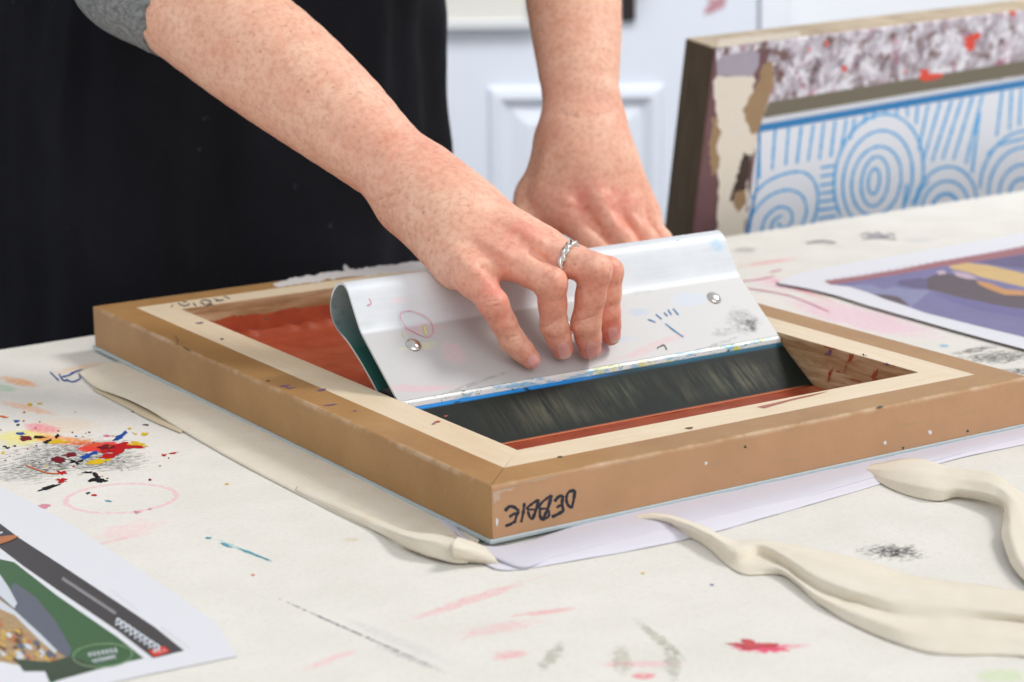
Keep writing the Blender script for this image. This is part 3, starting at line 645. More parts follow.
k = N('paint_crusted_timber'); v = k.coord(); s = k.xyz(v)
n1 = k.noise(k.scale(v, (1, 1, .9)), 44, 5, .7, .4); n2 = k.noise(k.scale(v, (.9, 1, 1.1), (0, .5, 0)), 50, 4, .65, .4); n3 = k.noise(v, 26, 3, .6); n4 = k.noise(k.scale(v, (1, 1, 1), (0, 0, .5)), 60, 4, .7)
c_ = k.mix(k.step(n1, .38, .60), srgb(130, 112, 120), srgb(222, 216, 228)); c_ = k.mix(k.step(n2, .54, .62), c_, srgb(120, 88, 84)); c_ = k.mix(k.step(n3, .56, .64), c_, srgb(176, 96, 128))
c_ = k.mix(k.step(n4, .52, .60), c_, srgb(238, 236, 244)); c_ = k.mix(k.step(n1, .34, .30), c_, srgb(70, 60, 66)); c_ = k.mix(k.math('MULTIPLY', k.step(k.noise(v, 33, 2, .5), .68, .70), 1.), c_, srgb(232, 70, 52))
k.bump(n1, .5, .001); crust_m = k.out(c_, .5)
k = N('dark_varnish_edge'); v = k.coord(); g = k.noise(k.scale(v, (60, 60, 5)), 3, 5, .65)
edge_m = k.out(k.mix(k.step(g, .3, .7), srgb(104, 88, 66), srgb(78, 64, 48)), .5)
k = N('tan_top_edge'); v = k.coord(); g = k.noise(v, 24, 4, .65)
tan_m = k.out(k.mix(k.step(g, .35, .65), srgb(184, 166, 138), srgb(150, 128, 98)), .5)
stile_m = plain('maroon_stained_timber', (132, 92, 96), .55, 0, .25, 30)
def rrail(lo, hi, mats, front, name='rail'):
    bm = bmesh.new(); box(bm, lo, hi, .0022)
    for f in bm.faces:
        n = f.normal; f.material_index = 0 if n.y < -.5 else (1 if n.z > .5 else 2)
    return obj(name, bm, mats, rear)
bmx = [crust_m, tan_m, edge_m]
top_r = rrail((RR, 0, RH-RR), (RW-RR, RT_, RH), bmx, 0); 
rrail((RR, 0, 0), (RW-RR, RT_, RR), bmx, 0)
left_r = rrail((0, 0, 0), (RR, RT_, RH), [stile_m, tan_m, edge_m], 0); rrail((RW-RR, 0, RR*0), (RW, RT_, RH), bmx, 0)
mesh_m = plain('pale_lilac_screen_mesh', (240, 243, 252), .6, 0, .01, 400)
stencil = [flat_mat('sky_blue_stencil_line', (92, 184, 244), .6, .05), flat_mat('grey_tape', (118, 110, 92), .6), flat_mat('bright_blue_tape_edge', (50, 140, 205), .6)]
bm = bmesh.new(); box(bm, (RR-.004, .002, RR-.004), (RW-RR+.004, .0028, RH-RR+.004), 0)
mo = obj('screen_mesh', bm, mesh_m, rear)
PM = RO-RN*.00195
Z3 = lambda x, y: (640+x/2.664, y/2.664)
a = Art(lambda x, y: on_plane(*Z3(x, y), PM, RN), RN, MRi)
lx = lambda x, w=9: None
SW = 3.3
def S(pts, w=SW): a.stroke([np.array(p) for p in pts], w*2.664*.78, 0, n=max(10, len(pts)*7), taper=False)
for p in ([(318, 345), (318, 475)], [(360, 343), (352, 452)], [(396, 340), (388, 440)], [(430, 336), (418, 436)], [(462, 332), (448, 430)], [(490, 326), (478, 424)], [(520, 322), (508, 418)], [(550, 318), (534, 410)], [(572, 316), (560, 372)], [(600, 306), (597, 330)], [(625, 300), (622, 318)], [(655, 292), (654, 308)], [(685, 286), (684, 305)], [(712, 282), (712, 312)],
          [(740, 282), (735, 330)], [(768, 278), (742, 400)], [(800, 272), (752, 436)], [(830, 268), (778, 430)], [(858, 262), (806, 424)], [(886, 258), (835, 426)], [(912, 254), (868, 436)], [(905, 300), (884, 460)],
          [(965, 243), (950, 362)], [(990, 240), (984, 345)], [(1016, 236), (1010, 335)], [(1040, 232), (1036, 330)]): S(p)
for y in (443, 466, 490, 512, 534, 556, 578, 600): S([(482-(y-443)*.06, y+4), (522, y-3)])
S([(296, 530), (330, 490), (380, 465), (430, 458), (462, 480), (474, 520), (468, 570), (452, 610)]); S([(284, 625), (300, 570), (340, 525), (390, 506), (430, 520), (444, 560), (430, 605)]); S([(322, 620), (335, 580), (368, 552), (400, 560), (404, 590), (384, 608), (366, 594)]); S([(348, 614), (356, 588), (378, 574)])
def ell(cx, cy, rx, ry, a0=0, a1=360, w=SW, tilt=.1):
    S([(cx+rx*math.cos(math.radians(t))+tilt*ry*-math.sin(math.radians(t)), cy+ry*math.sin(math.radians(t))) for t in np.linspace(a0, a1, 14)], w)
ell(623, 483, 15, 34); ell(626, 483, 36, 66); ell(630, 482, 66, 92); ell(633, 478, 92, 130, 118, 395); ell(636, 470, 118, 166, 140, 388)
ell(812, 560, 36, 44, 190, 350, 4.5); ell(812, 556, 62, 74, 185, 355); ell(812, 552, 84, 108, 190, 372); S([(722, 545), (745, 510), (770, 480)]); S([(700, 560), (706, 520), (712, 490)])
ell(1015, 512, 30, 36, 100, 300, 4); ell(1015, 508, 58, 70, 150, 330); ell(1015, 500, 86, 108, 170, 330); ell(1018, 490, 112, 142, 175, 330); S([(925, 412), (960, 385), (1010, 372), (1050, 362)])
# tape along the mesh opening
a.poly([(318, 332), (1150, 190), (1150, 210), (320, 352)], 2); 
a.poly([(280, 640), (285, 600), (308, 500), (318, 332), (323, 332), (312, 500), (289, 640)], 2)
join(a, mo, stencil)
pf = RO+RN*.0001
a = Art(lambda x, y: on_plane(*Z3(x, y), pf, RN), RN, MRi)
pm_ = [flat_mat('cream_peeled_paint', (242, 232, 216), .6, .05, 60), flat_mat('tan_flake', (172, 140, 104), .6, .1, 60), flat_mat('maroon_paint', (112, 70, 84), .6, .2, 60), flat_mat('dark_brown_flake', (76, 54, 44), .6, .2, 60), flat_mat('lilac_grey_paint', (184, 174, 190), .6, .12, 60), flat_mat('orange_red_drip', (240, 74, 48), .5)]
a.poly([(200, 205), (250, 203), (300, 203), (306, 230), (300, 300), (312, 380), (296, 420), (288, 470), (290, 520), (282, 600), (276, 640), (200, 640), (205, 560), (210, 480), (200, 420), (190, 380), (204, 330), (197, 260)], 0, jag=7)
a.poly([(330, 168), (352, 158), (356, 200), (346, 260), (330, 300), (318, 350), (298, 356), (278, 320), (274, 290), (300, 250), (316, 205)], 1, jag=6)
a.poly([(190, 310), (208, 320), (214, 360), (206, 400), (212, 440), (196, 470), (186, 420)], 1, jag=6)
a.poly([(276, 405), (296, 415), (294, 450), (284, 500), (266, 530), (240, 535), (248, 500), (256, 480), (268, 440)], 3, jag=5); a.poly([(252, 512), (280, 506), (284, 540), (262, 566), (248, 545)], 1)
a.poly([(212, 150), (300, 132), (318, 140), (316, 175), (300, 203), (250, 203), (205, 202), (204, 165)], 4)
a.poly([(203, 122), (358, 104), (356, 128), (300, 134), (212, 152), (204, 165)], 6)
a.poly([(210, 105), (350, 90), (352, 106), (240, 124), (205, 126)], 0)
join(a, left_r, pm_+[crust_m])
a = Art(lambda x, y: on_plane(*Z3(x, y), pf, RN), RN, MRi)
a.poly([(330, 306), (344, 272), (1150, 140), (1150, 178), (329, 314)], 7)
a.poly([(345, 91), (420, 84), (430, 95), (345, 108)], 0)
a.blob(775, 203, 27, 12, 5, .1, .5); a.blob(758, 192, 10, 9, 5, 0, .5); a.blob(877, 124, 12, 14, 5, 0, .4); a.blob(886, 98, 18, 10, 5, -.4, .5); a.blob(990, 34, 8, 7, 5, 0, .4)
join(a, top_r, pm_+[crust_m, flat_mat('olive_grey_tape', (124, 116, 98), .6)])

# ------------------------------------------------------------------ printed sheets
def sheet(name, label, outline, layers, mats, z=.0006, group=None):
    O = np.mean([on_z(*p, z) for p in outline], 0); t = empty(name, tuple(O), 0, label, 'printed sheet')
    inv = Matrix.Translation(O).inverted()
    bm = bmesh.new(); P = [inv @ Vector(on_z(*p, z)) for p in outline]; prism(bm, P, -.00015, .00015)
    o = obj('paper', bm, mats[0], t)
    a = Art(lambda x, y: on_z(x, y, z+.00016), (0, 0, 1), inv); layers(a)
    join(a, o, mats[1:]); return t
white_p = plain('bright_white_paper', (226, 227, 233), .7, 0, .01)
def lay1(a):
    Zb = lambda *P: [(x/4.208, 520+y/4.208) for x, y in P]
    a.poly(Zb((-700, -450), (0, 15), (80, 75), (250, 185), (500, 350), (650, 450), (775, 550), (645, 582), (500, 470), (250, 300), (100, 195), (0, 118), (-700, -370)), 1)
    a.poly(Zb((-700, -366), (0, 120), (100, 197), (250, 302), (500, 472), (640, 582), (628, 588), (490, 490), (240, 320), (66, 190), (0, 142), (-700, -340)), 0)
    a.poly(Zb((-700, -200), (-700, -335), (-20, 160), (60, 178), (240, 318), (490, 490), (605, 582), (480, 610), (240, 676), (215, 690), (-300, 900), (-700, 1000)), 2)
    a.poly(Zb((-100, 180), (0, 225), (45, 290), (60, 262), (150, 325), (230, 420), (300, 540), (290, 590), (240, 560), (180, 500), (60, 390), (0, 340), (-100, 290)), 3)
    a.poly(Zb((-100, 200), (0, 230), (40, 290), (72, 350), (60, 372), (0, 320), (-100, 250)), 8)
    a.poly(Zb((-100, 250), (0, 330), (60, 378), (180, 490), (250, 560), (300, 590), (250, 610), (190, 640), (120, 620), (0, 600), (-100, 590)), 4)
    a.poly(Zb((-60, 320), (0, 338), (60, 380), (170, 480), (240, 550), (232, 562), (160, 500), (60, 400), (-60, 350)), 8)
    random.seed(3)
    for _ in range(120):
        t = random.random(); x = -40+t*270; y0 = 380+t*190; y = random.uniform(y0, min(610, y0+150)); p = Zb((x, y))[0]
        a.blob(p[0], p[1], random.uniform(2, 5.5), random.uniform(1.5, 3.6), random.choice([4, 5, 5, 6, 6, 6, 8, 9, 3, 4]), .6, .4, 8)
    a.poly(Zb((0, 598), (60, 610), (130, 620), (190, 640), (210, 690), (-100, 800), (-100, 590)), 0)
    a.poly(Zb((60, 585), (200, 600), (300, 575), (420, 620), (240, 676), (205, 668), (190, 640), (100, 640)), 10)
    e = [(432+125*math.cos(t)+6*math.sin(t), 572+48*math.sin(t)-8*math.cos(t)) for t in np.linspace(0, 2*math.pi, 30)]
    a.stroke(Zb(*e), 1.0, 11, n=60, taper=False)
    for i in range(7): 
        p = Zb((372+i*18, 575-i*3), (378+i*18, 560-i*3), (384+i*18, 580-i*3)); a.stroke(p, 1.1, 8, taper=False)
        p = Zb((390+i*14, 600-i*3), (396+i*14, 590-i*3), (402+i*14, 604-i*3)); a.stroke(p, 1.1, 8, taper=False)
    a.poly(Zb((624, 552), (690, 532), (716, 556), (650, 580)), 7)
    for q in ([(645, 560), (665, 555)], [(668, 552), (680, 562)], [(686, 548), (698, 556)]): a.stroke(Zb(*q), .8, 8, taper=False)
    for i in range(9):                        # small pale lettering, unreadable in the photo
        t = i/8; x, y = 492+t*160, 430+t*108; a.stroke(Zb((x-4, y+18), (x+4, y-14), (x+20, y+4), (x+8, y+12), (x-2, y+2)), 2.0, 8, taper=False, n=9)
    for i in range(22):
        t = i/21; x, y = 262+t*215, 250+t*142; a.stroke(Zb((x, y+8), (x+6, y-6), (x+9, y+8)), 1.3, 12, taper=False)
    for i in range(14): x, y = 470+i*8, 300+i*6; a.stroke(Zb((x, y), (x+4, y+3)), .35, 12, taper=False)
    for i in range(14): x, y = 680+i*8.5, 455+i*6.5; a.stroke(Zb((x, y), (x+5, y+4)), .4, 12, taper=False)
    a.poly(Zb((-60, 75), (0, 72), (60, 66), (80, 72), (40, 92), (0, 104), (-60, 120)), 5)
    a.stroke(Zb((-6, 60), (12, 54)), 1.6, 8)
mats1 = [white_p, white_p, flat_mat('charcoal_print_band', (74, 71, 73), .5, .05), flat_mat('printed_grass_green', (70, 108, 72), .5, .12), flat_mat('printed_slate', (104, 110, 124), .5, .12), flat_mat('printed_sand', (206, 172, 128), .5, .3, 300), flat_mat('printed_orange', (204, 130, 84), .5, .2, 300), flat_mat('printed_yellow', (226, 186, 96), .5, .2, 300), flat_mat('printed_red', (218, 66, 50), .5, .05), flat_mat('printed_pale', (214, 220, 228), .5, .05), flat_mat('printed_brown', (120, 86, 64), .5, .2), flat_mat('printed_dark_foliage', (74, 90, 70), .5, .3, 400), flat_mat('printed_pale_green', (140, 170, 130), .5, .05), flat_mat('printed_grey', (160, 160, 164), .5, .05)]
sheet('printed_sheet', 'white sheet with a dark banded green picture near the paint splatter', [(-190, 370), (-120, 414), (0, 486), (60, 518), (130, 563), (190, 604), (215, 622), (237, 656), (150, 674), (60, 694), (-60, 735), (-400, 800)], lay1, mats1)
def lay2(a):
    Zc = lambda *P: [(820+x/3.79, 210+y/3.79) for x, y in P]
    a.poly(Zc((15, 270), (150, 250), (300, 225), (450, 196), (600, 170), (773, 136), (1200, 50), (1200, 78), (773, 166), (600, 194), (450, 216), (300, 243), (150, 268), (40, 283)), 1)
    a.poly(Zc((40, 283), (150, 268), (300, 243), (450, 216), (600, 194), (773, 166), (1200, 78), (1200, 640), (773, 482), (600, 440), (480, 410), (400, 390), (320, 362), (250, 338), (180, 312), (110, 290)), 2)
    a.poly(Zc((110, 290), (150, 282), (200, 285), (240, 300), (280, 290), (330, 300), (420, 305), (380, 340), (345, 368), (250, 338), (180, 312)), 3)
    a.poly(Zc((200, 318), (260, 322), (300, 330), (342, 364), (290, 352), (240, 336)), 4)
    a.poly(Zc((400, 262), (430, 246), (480, 240), (540, 250), (600, 268), (680, 300), (773, 320), (1200, 380), (1200, 470), (773, 375), (700, 368), (600, 345), (520, 330), (450, 310), (405, 300)), 4)
    a.poly(Zc((485, 212), (560, 200), (640, 210), (720, 228), (773, 240), (1200, 300), (1200, 360), (773, 292), (680, 270), (610, 255), (560, 236), (500, 224)), 5)
    a.poly(Zc((590, 268), (640, 276), (700, 300), (773, 306), (773, 324), (700, 322), (640, 300), (605, 284)), 6)
    a.poly(Zc((300, 268), (380, 258), (410, 270), (400, 300), (350, 296), (290, 282)), 7); a.poly(Zc((600, 196), (700, 180), (773, 170), (900, 150), (900, 210), (773, 222), (700, 215), (640, 205)), 7)
    a.poly(Zc((500, 232), (560, 240), (600, 262), (560, 262), (520, 252)), 8); a.poly(Zc((440, 232), (470, 228), (480, 242), (450, 246)), 8)
    a.poly(Zc((430, 312), (520, 332), (600, 348), (773, 378), (1200, 480), (1200, 540), (773, 410), (600, 380), (500, 350)), 9)
    random.seed(5)
    for _ in range(30): p = Zc((random.uniform(60, 760), random.uniform(120, 260)))[0]
    for i in range(26): x = 30+i*29; y = 270-x*.168; p = Zc((x, y))[0]; a.blob(p[0], p[1], 2.6, .5, 8, -.2, .2, 8)
mats2 = [white_p, white_p, flat_mat('printed_brick_border', (176, 110, 116), .5, .2, 300), plain('printed_violet', (128, 122, 170), .5, 0, .18, 40), plain('printed_soft_blue', (150, 150, 190), .5, 0, .2, 120), plain('printed_umber', (98, 80, 88), .5, 0, .2, 60), flat_mat('printed_gold', (222, 186, 120), .5, .1, 60), flat_mat('printed_amber', (210, 150, 84), .5, .1), plain('printed_indigo', (104, 92, 136), .5, 0, .2, 60), flat_mat('printed_pink_white', (204, 180, 196), .5, .1), plain('printed_deep_violet', (112, 104, 160), .5, 0, .15, 50)]
sheet('printed_sheet', 'white-bordered sheet with a purple and gold picture beyond the screen on the right', [(777, 283), (790, 276), (822, 268), (880, 258), (950, 246), (1024, 233), (1150, 208), (1300, 300), (1180, 400), (1024, 349), (990, 340), (950, 329), (908, 317), (866, 305), (838, 296), (810, 289)], lay2, mats2, z=.0022)
# dark strip modelled in place of the shadow line along that sheet's torn edge
bm = bmesh.new(); P = [Vector(on_z(*p, 0)) for p in [(776, 284), (810, 290), (838, 298), (866, 306.5), (908, 318.5), (950, 331), (990, 342), (1024, 351.5), (1180, 403), (1150, 372), (1024, 345), (908, 313), (838, 293)]]
prism(bm, P, T+.0002, T+.0018); tag(obj('shadow_strip', bm, flat_mat('dark_shadow_edge', (96, 84, 88), .8)), 'thin dark strip standing in for the shadow under the purple and gold sheet', 'shadow strip')
# ------------------------------------------------------------------ lilac paper sheets under the screen
lil = plain('lilac_white_paper', (226, 223, 234), .7, 0, .03, 20)
loft('backing_paper', [[(380, 470, .001), (480, 548, .001), (640, 505, .001), (800, 472, .001), (1100, 405, .001)], [(400, 500, .0022), (495, 562, .0014), (640, 536, .0024), (760, 503, .003), (870, 474, .002), (1100, 418, .002)], [(420, 515, .0006), (480, 560, .0005), (500, 570, .0005), (530, 568, .0005), (560, 563, .0005), (640, 549, .0005), (700, 536, .0005), (760, 519, .0005), (880, 484, .0005), (960, 458, .0005), (1100, 430, .0005)]], 160, 14, lil, None, .0003, .0003)
loft('folded_flap', [[(390, 470, .0022), (484, 546, .0022), (640, 503, .0022), (800, 470, .0022), (1100, 403, .0022)], [(440, 510, .003), (500, 557, .0032), (640, 527, .0036), (760, 500, .0036), (880, 470, .003), (1100, 410, .0028)], [(450, 525, .0022), (512, 566, .0016), (560, 556, .0018), (640, 536, .0024), (720, 520, .0018), (800, 499, .0020), (900, 470, .0018), (1000, 444, .0018), (1100, 420, .0018)]], 160, 14, plain('grey_lilac_paper', (214, 211, 222), .7, 0, .03, 20), bpy.data.objects['backing_paper'], .0003, .0004)
tag(bpy.data.objects['backing_paper'], 'lilac white paper poking out under the front edge of the lying screen', 'paper')
# ------------------------------------------------------------------ canvas tote bag lying under the screen
k = N('cream_calico'); v = k.coord(); w1 = k.n('ShaderNodeTexWave'); k.l(v, w1.inputs[0]); w1.inputs['Scale'].default_value = 420; w2 = k.n('ShaderNodeTexWave', bands_direction='Y'); k.l(v, w2.inputs[0]); w2.inputs['Scale'].default_value = 420
wv = k.math('ADD', w1.outputs['Fac'], w2.outputs['Fac']); nb_ = k.noise(v, 30, 4, .6); k.bump(k.math('ADD', wv, k.math('ADD', k.math('MULTIPLY', nb_, 9.), k.math('MULTIPLY', k.noise(k.scale(v, (1, 1.8, 1), (0, 0, .6)), 75, 3, .55), 6.))), .4, .0012)
cal = k.out(k.mix(k.step(nb_, .3, .75), srgb(246, 238, 222), srgb(237, 226, 204)), .9)
tote = empty('tote_bag', tuple(on_z(500, 470)), 0, 'cream cotton tote bag lying under the screen with its handles spread out', 'bag')
ti = Matrix.Translation(tote.location).inverted()
loft('bag_body', [[(120, 362, .0015), (240, 400, .0015), (360, 450, .0015), (480, 540, .0015)], [(95, 366, .002), (170, 400, .003), (260, 440, .003), (370, 498, .003), (470, 552, .0022)], [(78, 372, .001), (95, 387, .0018), (125, 398, .0034), (152, 411, .0036), (180, 429, .0012), (235, 461, .0006), (292, 491, .0005), (350, 520, .0005), (410, 545, .0005), (462, 562, .0005)]], 130, 18, cal, tote, .0006, .0002, ti)
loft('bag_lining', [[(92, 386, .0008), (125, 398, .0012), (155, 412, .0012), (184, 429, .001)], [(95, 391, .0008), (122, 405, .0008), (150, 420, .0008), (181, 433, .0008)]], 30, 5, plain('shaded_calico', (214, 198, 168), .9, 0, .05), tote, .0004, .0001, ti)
loft('strap', [[(297, 487, .002), (340, 503, .004), (380, 520, .004), (410, 532, .007), (440, 534, .008), (462, 540, .006), (482, 549, .003)], [(296, 489, .0015), (338, 508, .003), (378, 526, .004), (408, 538, .009), (436, 543, .010), (458, 548, .008), (478, 556, .004)], [(296, 491, .001), (338, 512, .001), (380, 533, .0012), (410, 549, .002), (438, 559, .002), (460, 563, .0015), (474, 562, .001)]], 60, 9, cal, tote, .0009, .0004, ti, True)
# curled end of that strap
loft('strap_fold', [[(458, 537, .010), (470, 541, .009), (486, 548, .004)], [(452, 545, .014), (466, 550, .010), (492, 556, .004)], [(455, 561, .001), (466, 562, .001), (500, 565, .001)]], 24, 9, cal, tote, .0010, .0005, ti)
loft('handle', [
  [(632, 515, 0.0006), (660, 514, 0.0027), (700, 525, 0.0048), (732, 541, 0.0061), (766, 541, 0.0041), (822, 551, 0.0041), (870, 563, 0.0034), (921, 578, 0.0027), (1024, 592, 0.0027), (1150, 610, 0.0027)],
  [(634, 517, 0.0027), (662, 517, 0.0061), (700, 530, 0.0088), (733, 547, 0.0082), (768, 543, 0.0075), (824, 561, 0.0082), (872, 577, 0.0082), (921, 590, 0.0068), (1024, 603, 0.0061), (1150, 624, 0.0061)],
  [(636, 519, 0.0027), (664, 520, 0.0054), (700, 534, 0.0068), (735, 553, 0.0068), (764, 546, 0.0075), (820, 580, 0.0075), (868, 597, 0.0068), (921, 606, 0.0061), (1024, 616, 0.0061), (1150, 640, 0.0048)],
  [(638, 521, 0.0014), (666, 523, 0.0027), (701, 538, 0.0041), (738, 560, 0.0041), (766, 556, 0.0024), (817, 589, 0.0020), (866, 606, 0.0020), (921, 617, 0.0027), (1024, 622, 0.0027), (1150, 646, 0.0027)],
  [(640, 523, 0.0006), (667, 526, 0.0014), (702, 541, 0.0027), (739, 567, 0.0020), (780, 570, 0.0041), (821, 599, 0.0041), (866, 618, 0.0048), (921, 635, 0.0048), (1024, 640, 0.0041), (1150, 660, 0.0041)],
  [(640, 525, 0.0006), (667, 530, 0.0006), (703, 544, 0.0006), (740, 573, 0.0006), (785, 576, 0.0006), (822, 606, 0.0006), (866, 631, 0.0006), (921, 651, 0.0006), (958, 655, 0.0006), (1024, 657, 0.0006), (1150, 680, 0.0006)]], 170, 31, cal, tote, .0009, .0007, ti, True)
loft('handle', [
  [(856, 469, 0.0006), (880, 463, 0.0034), (914, 459, 0.0048), (958, 469, 0.0061), (990, 473, 0.0082), (1012, 486, 0.0095), (1030, 504, 0.0082), (1040, 530, 0.0054), (1060, 560, 0.0027), (1120, 600, 0.0020)],
  [(860, 470, 0.0014), (884, 470, 0.0061), (920, 472, 0.0088), (958, 480, 0.0088), (990, 484, 0.0122), (1008, 495, 0.0122), (1020, 512, 0.0109), (1026, 536, 0.0088), (1044, 566, 0.0061), (1110, 612, 0.0041)],
  [(862, 471, 0.0014), (890, 480, 0.0041), (928, 489, 0.0068), (958, 490, 0.0068), (988, 495, 0.0088), (1004, 503, 0.0095), (1010, 518, 0.0109), (1012, 540, 0.0095), (1030, 574, 0.0068), (1100, 622, 0.0034)],
  [(862, 473, 0.0006), (899, 492, 0.0006), (936, 501, 0.0006), (958, 497, 0.0014), (988, 502, 0.0027), (1004, 508, 0.0034), (1003, 524, 0.0061), (1003, 540, 0.0061), (1022, 578, 0.0027), (1090, 630, 0.0006)]], 110, 19, cal, tote, .0009, .0006, ti, True)
#%%P4%%
# ------------------------------------------------------------------ person
def project(P):
    d = np.asarray(P, float)-EYE; z = d @ FW; return np.stack([512+FPX*(d@RT)/z, 341-FPX*(d@UP)/z], -1)
lat = np.array([math.cos(yawT), math.sin(yawT), 0]); fc = np.array([math.sin(yawT), -math.cos(yawT), 0])
CT = np.array([-.261, 1.903, 0])
person = empty('person', (CT[0], CT[1], 0), yawT, 'person in a black apron and grey knit sleeves pressing a squeegee with both hands', 'person')
PMi = (Matrix.Translation((CT[0], CT[1], 0)) @ Matrix.Rotation(yawT, 4, 'Z')).inverted(); PMn = np.array(PMi)
def plate(x, y, lift):
    return on_plane(x, y, FP0+nfp*lift, nfp)
# ---- right arm and hand (pressing down on the squeegee)
J = {}
tipA, tipB, tipC, tipD = plate(533, 361.5, .0068), plate(563.5, 351.5, .0074), plate(590.5, 351.5, .0080), plate(611, 338, .0072)
yA, yB, yC, yD = tipA[1], tipB[1], tipC[1], tipD[1]
dA, pA, mA = on_y(513, 341, yA-.002), on_y(493.5, 304, yA-.006), on_y(474, 276, yA+.008)
dB, pB, mB = on_y(554, 325, yB-.007), on_y(551, 283, yB-.014), on_y(503, 257, yB+.004)
dC, pC, mC = on_y(586, 323, yC-.008), on_y(595, 270, yC-.014), on_y(527, 248, yC+.004)
dD, pD, mD = on_y(606.5, 313, yD-.004), on_y(608, 272, yD-.006), on_y(543, 247, yD+.016)
wr = on_y(416, 182, 1.452)
wA, wB, wC, wD = on_y(411, 199, 1.446), on_y(409, 194, 1.449), on_y(420, 184, 1.456), on_y(432, 177, 1.462)
ELB, F2 = on_y(140, -34, 1.60), on_y(255, 50, 1.545)
F3, F4 = on_y(330, 110, 1.505), on_y(380, 154, 1.473)
hx = (mB+mC)/2-wr; hy = mD-mA; hn = np.cross(hx, hy); hn /= np.linalg.norm(hn)
if hn[1] > 0: hn = -hn
if __import__('os').environ.get('DBG'):
    for nm, (w, m, p, d, t) in dict(A=(wA, mA, pA, dA, tipA), B=(wB, mB, pB, dB, tipB), C=(wC, mC, pC, dC, tipC), D=(wD, mD, pD, dD, tipD)).items(): print(nm, [round(float(np.linalg.norm(b-a))*1000) for a, b in ((w, m), (m, p), (p, d), (d, t))])
    print('forearm', np.linalg.norm(ELB-wr), 'hn', hn, 'row', np.linalg.norm(mD-mA))
def basis(x, nrm):
    x = x/np.linalg.norm(x); z = nrm-x*(nrm@x); z /= np.linalg.norm(z); return np.array([x, np.cross(z, x), z])
def build(axes, pts, pad, h):
    A = np.array(axes); Q = np.array(pts) @ A.T; lo, hi = Q.min(0)-pad, Q.max(0)+pad
    return SDF(lo @ A, A, hi-lo, h)
pts = [ELB, wr, mA, mD, pA, pB, pC, pD, tipA, tipB, tipC, tipD, F2, F3]
S1 = build(basis(wr-ELB, hn), pts, .052, .00105)
fd = F3-ELB
def tube(rows, flat, n):
    """rows: point, radius, flatness; resampled into many short pieces so the limb tapers without lumps"""
    R = catmull([tuple(a)+(r, f) for a, r, f in rows], n)
    return [(R[i][:3], R[i+1][:3], R[i][3], R[i+1][3], dict(flat=flat, fl=float(R[i][4]))) for i in range(n-1)]
arm1 = S1.chain(tube([(ELB, .0440, .95), (F2, .0440, .95), (F3, .0376, .93), (F4, .0302, .92), (wr, .0280, .88), ((wr*.6+(mB+mC)*.2), .0285, .72)], hn, 22), .0015)
palm = [(wr, (wr+mB)/2, .0285, .026, dict(flat=hn, fl=.66)),
        (wA, mA, .0150, .0125), (wB, mB, .0150, .0125), (wC, mC, .0150, .0125), (wD, mD, .0145, .0120),
        (wA-hn*.008, mA*.75+wA*.25-hn*.010, .0165, .013), (wB-hn*.010, mB*.7+wB*.3-hn*.010, .016, .012), (wD-hn*.012, mD*.6+wD*.4-hn*.010, .016, .012)]
P1 = SDF.smin(arm1, S1.chain(palm, .012), .014); del arm1
th0, th1, th2, th3 = wD-hn*.014, on_y(478, 214, 1.483), on_y(520, 246, 1.497), on_y(548, 264, 1.500)
P1 = SDF.smin(P1, S1.chain([(th0, th1, .017, .0135), (th1, th2, .0130, .0110), (th2, th3, .0110, .0090)], .006), .012)
def finger(w, m, p, d, t, r, mid):
    """metacarpal head, knuckle, middle joint, last joint, tip"""
    q = m*.5+p*.5; dd = p*.5+d*.5
    e = (t-d)/np.linalg.norm(t-d); t0 = t-e*.002
    return [(m*.8+w*.2, m, r[0]*.9, r[0]), (m, q, r[0], r[1]*.965), (q, p, r[1]*.965, r[1]), (p, dd, r[1], r[2]), (dd, d, r[2], r[2]*1.0), (d, d*.5+t0*.5, r[2], r[3]*1.06), (d*.5+t0*.5, t0, r[3]*1.06, r[3]*.93)]
out = None
for i, a_ in enumerate(((wA, mA, pA, dA, tipA, (.0112, .0096, .0082, .0068), 0), (wB, mB, pB, dB, tipB, (.0122, .0104, .0090, .0076), 0), (wC, mC, pC, dC, tipC, (.0124, .0109, .0096, .0080), 0), (wD, mD, pD, dD, tipD, (.0118, .0100, .0090, .0074), 0))):
    f = SDF.smin(P1, S1.chain(finger(*a_), .003), .009)
    out = f if out is None else SDF.smin(out, f, .0012)
S1.f = out
V1, Q1 = S1.mesh(); del out, P1
def normals(V, Q):
    a, b, c, d = V[Q[:, 0]], V[Q[:, 1]], V[Q[:, 2]], V[Q[:, 3]]; n = np.cross(c-a, d-b); N_ = np.zeros_like(V)
    for i in range(4): np.add.at(N_, Q[:, i], n)
    return N_/(np.linalg.norm(N_, axis=1)[:, None]+1e-12)
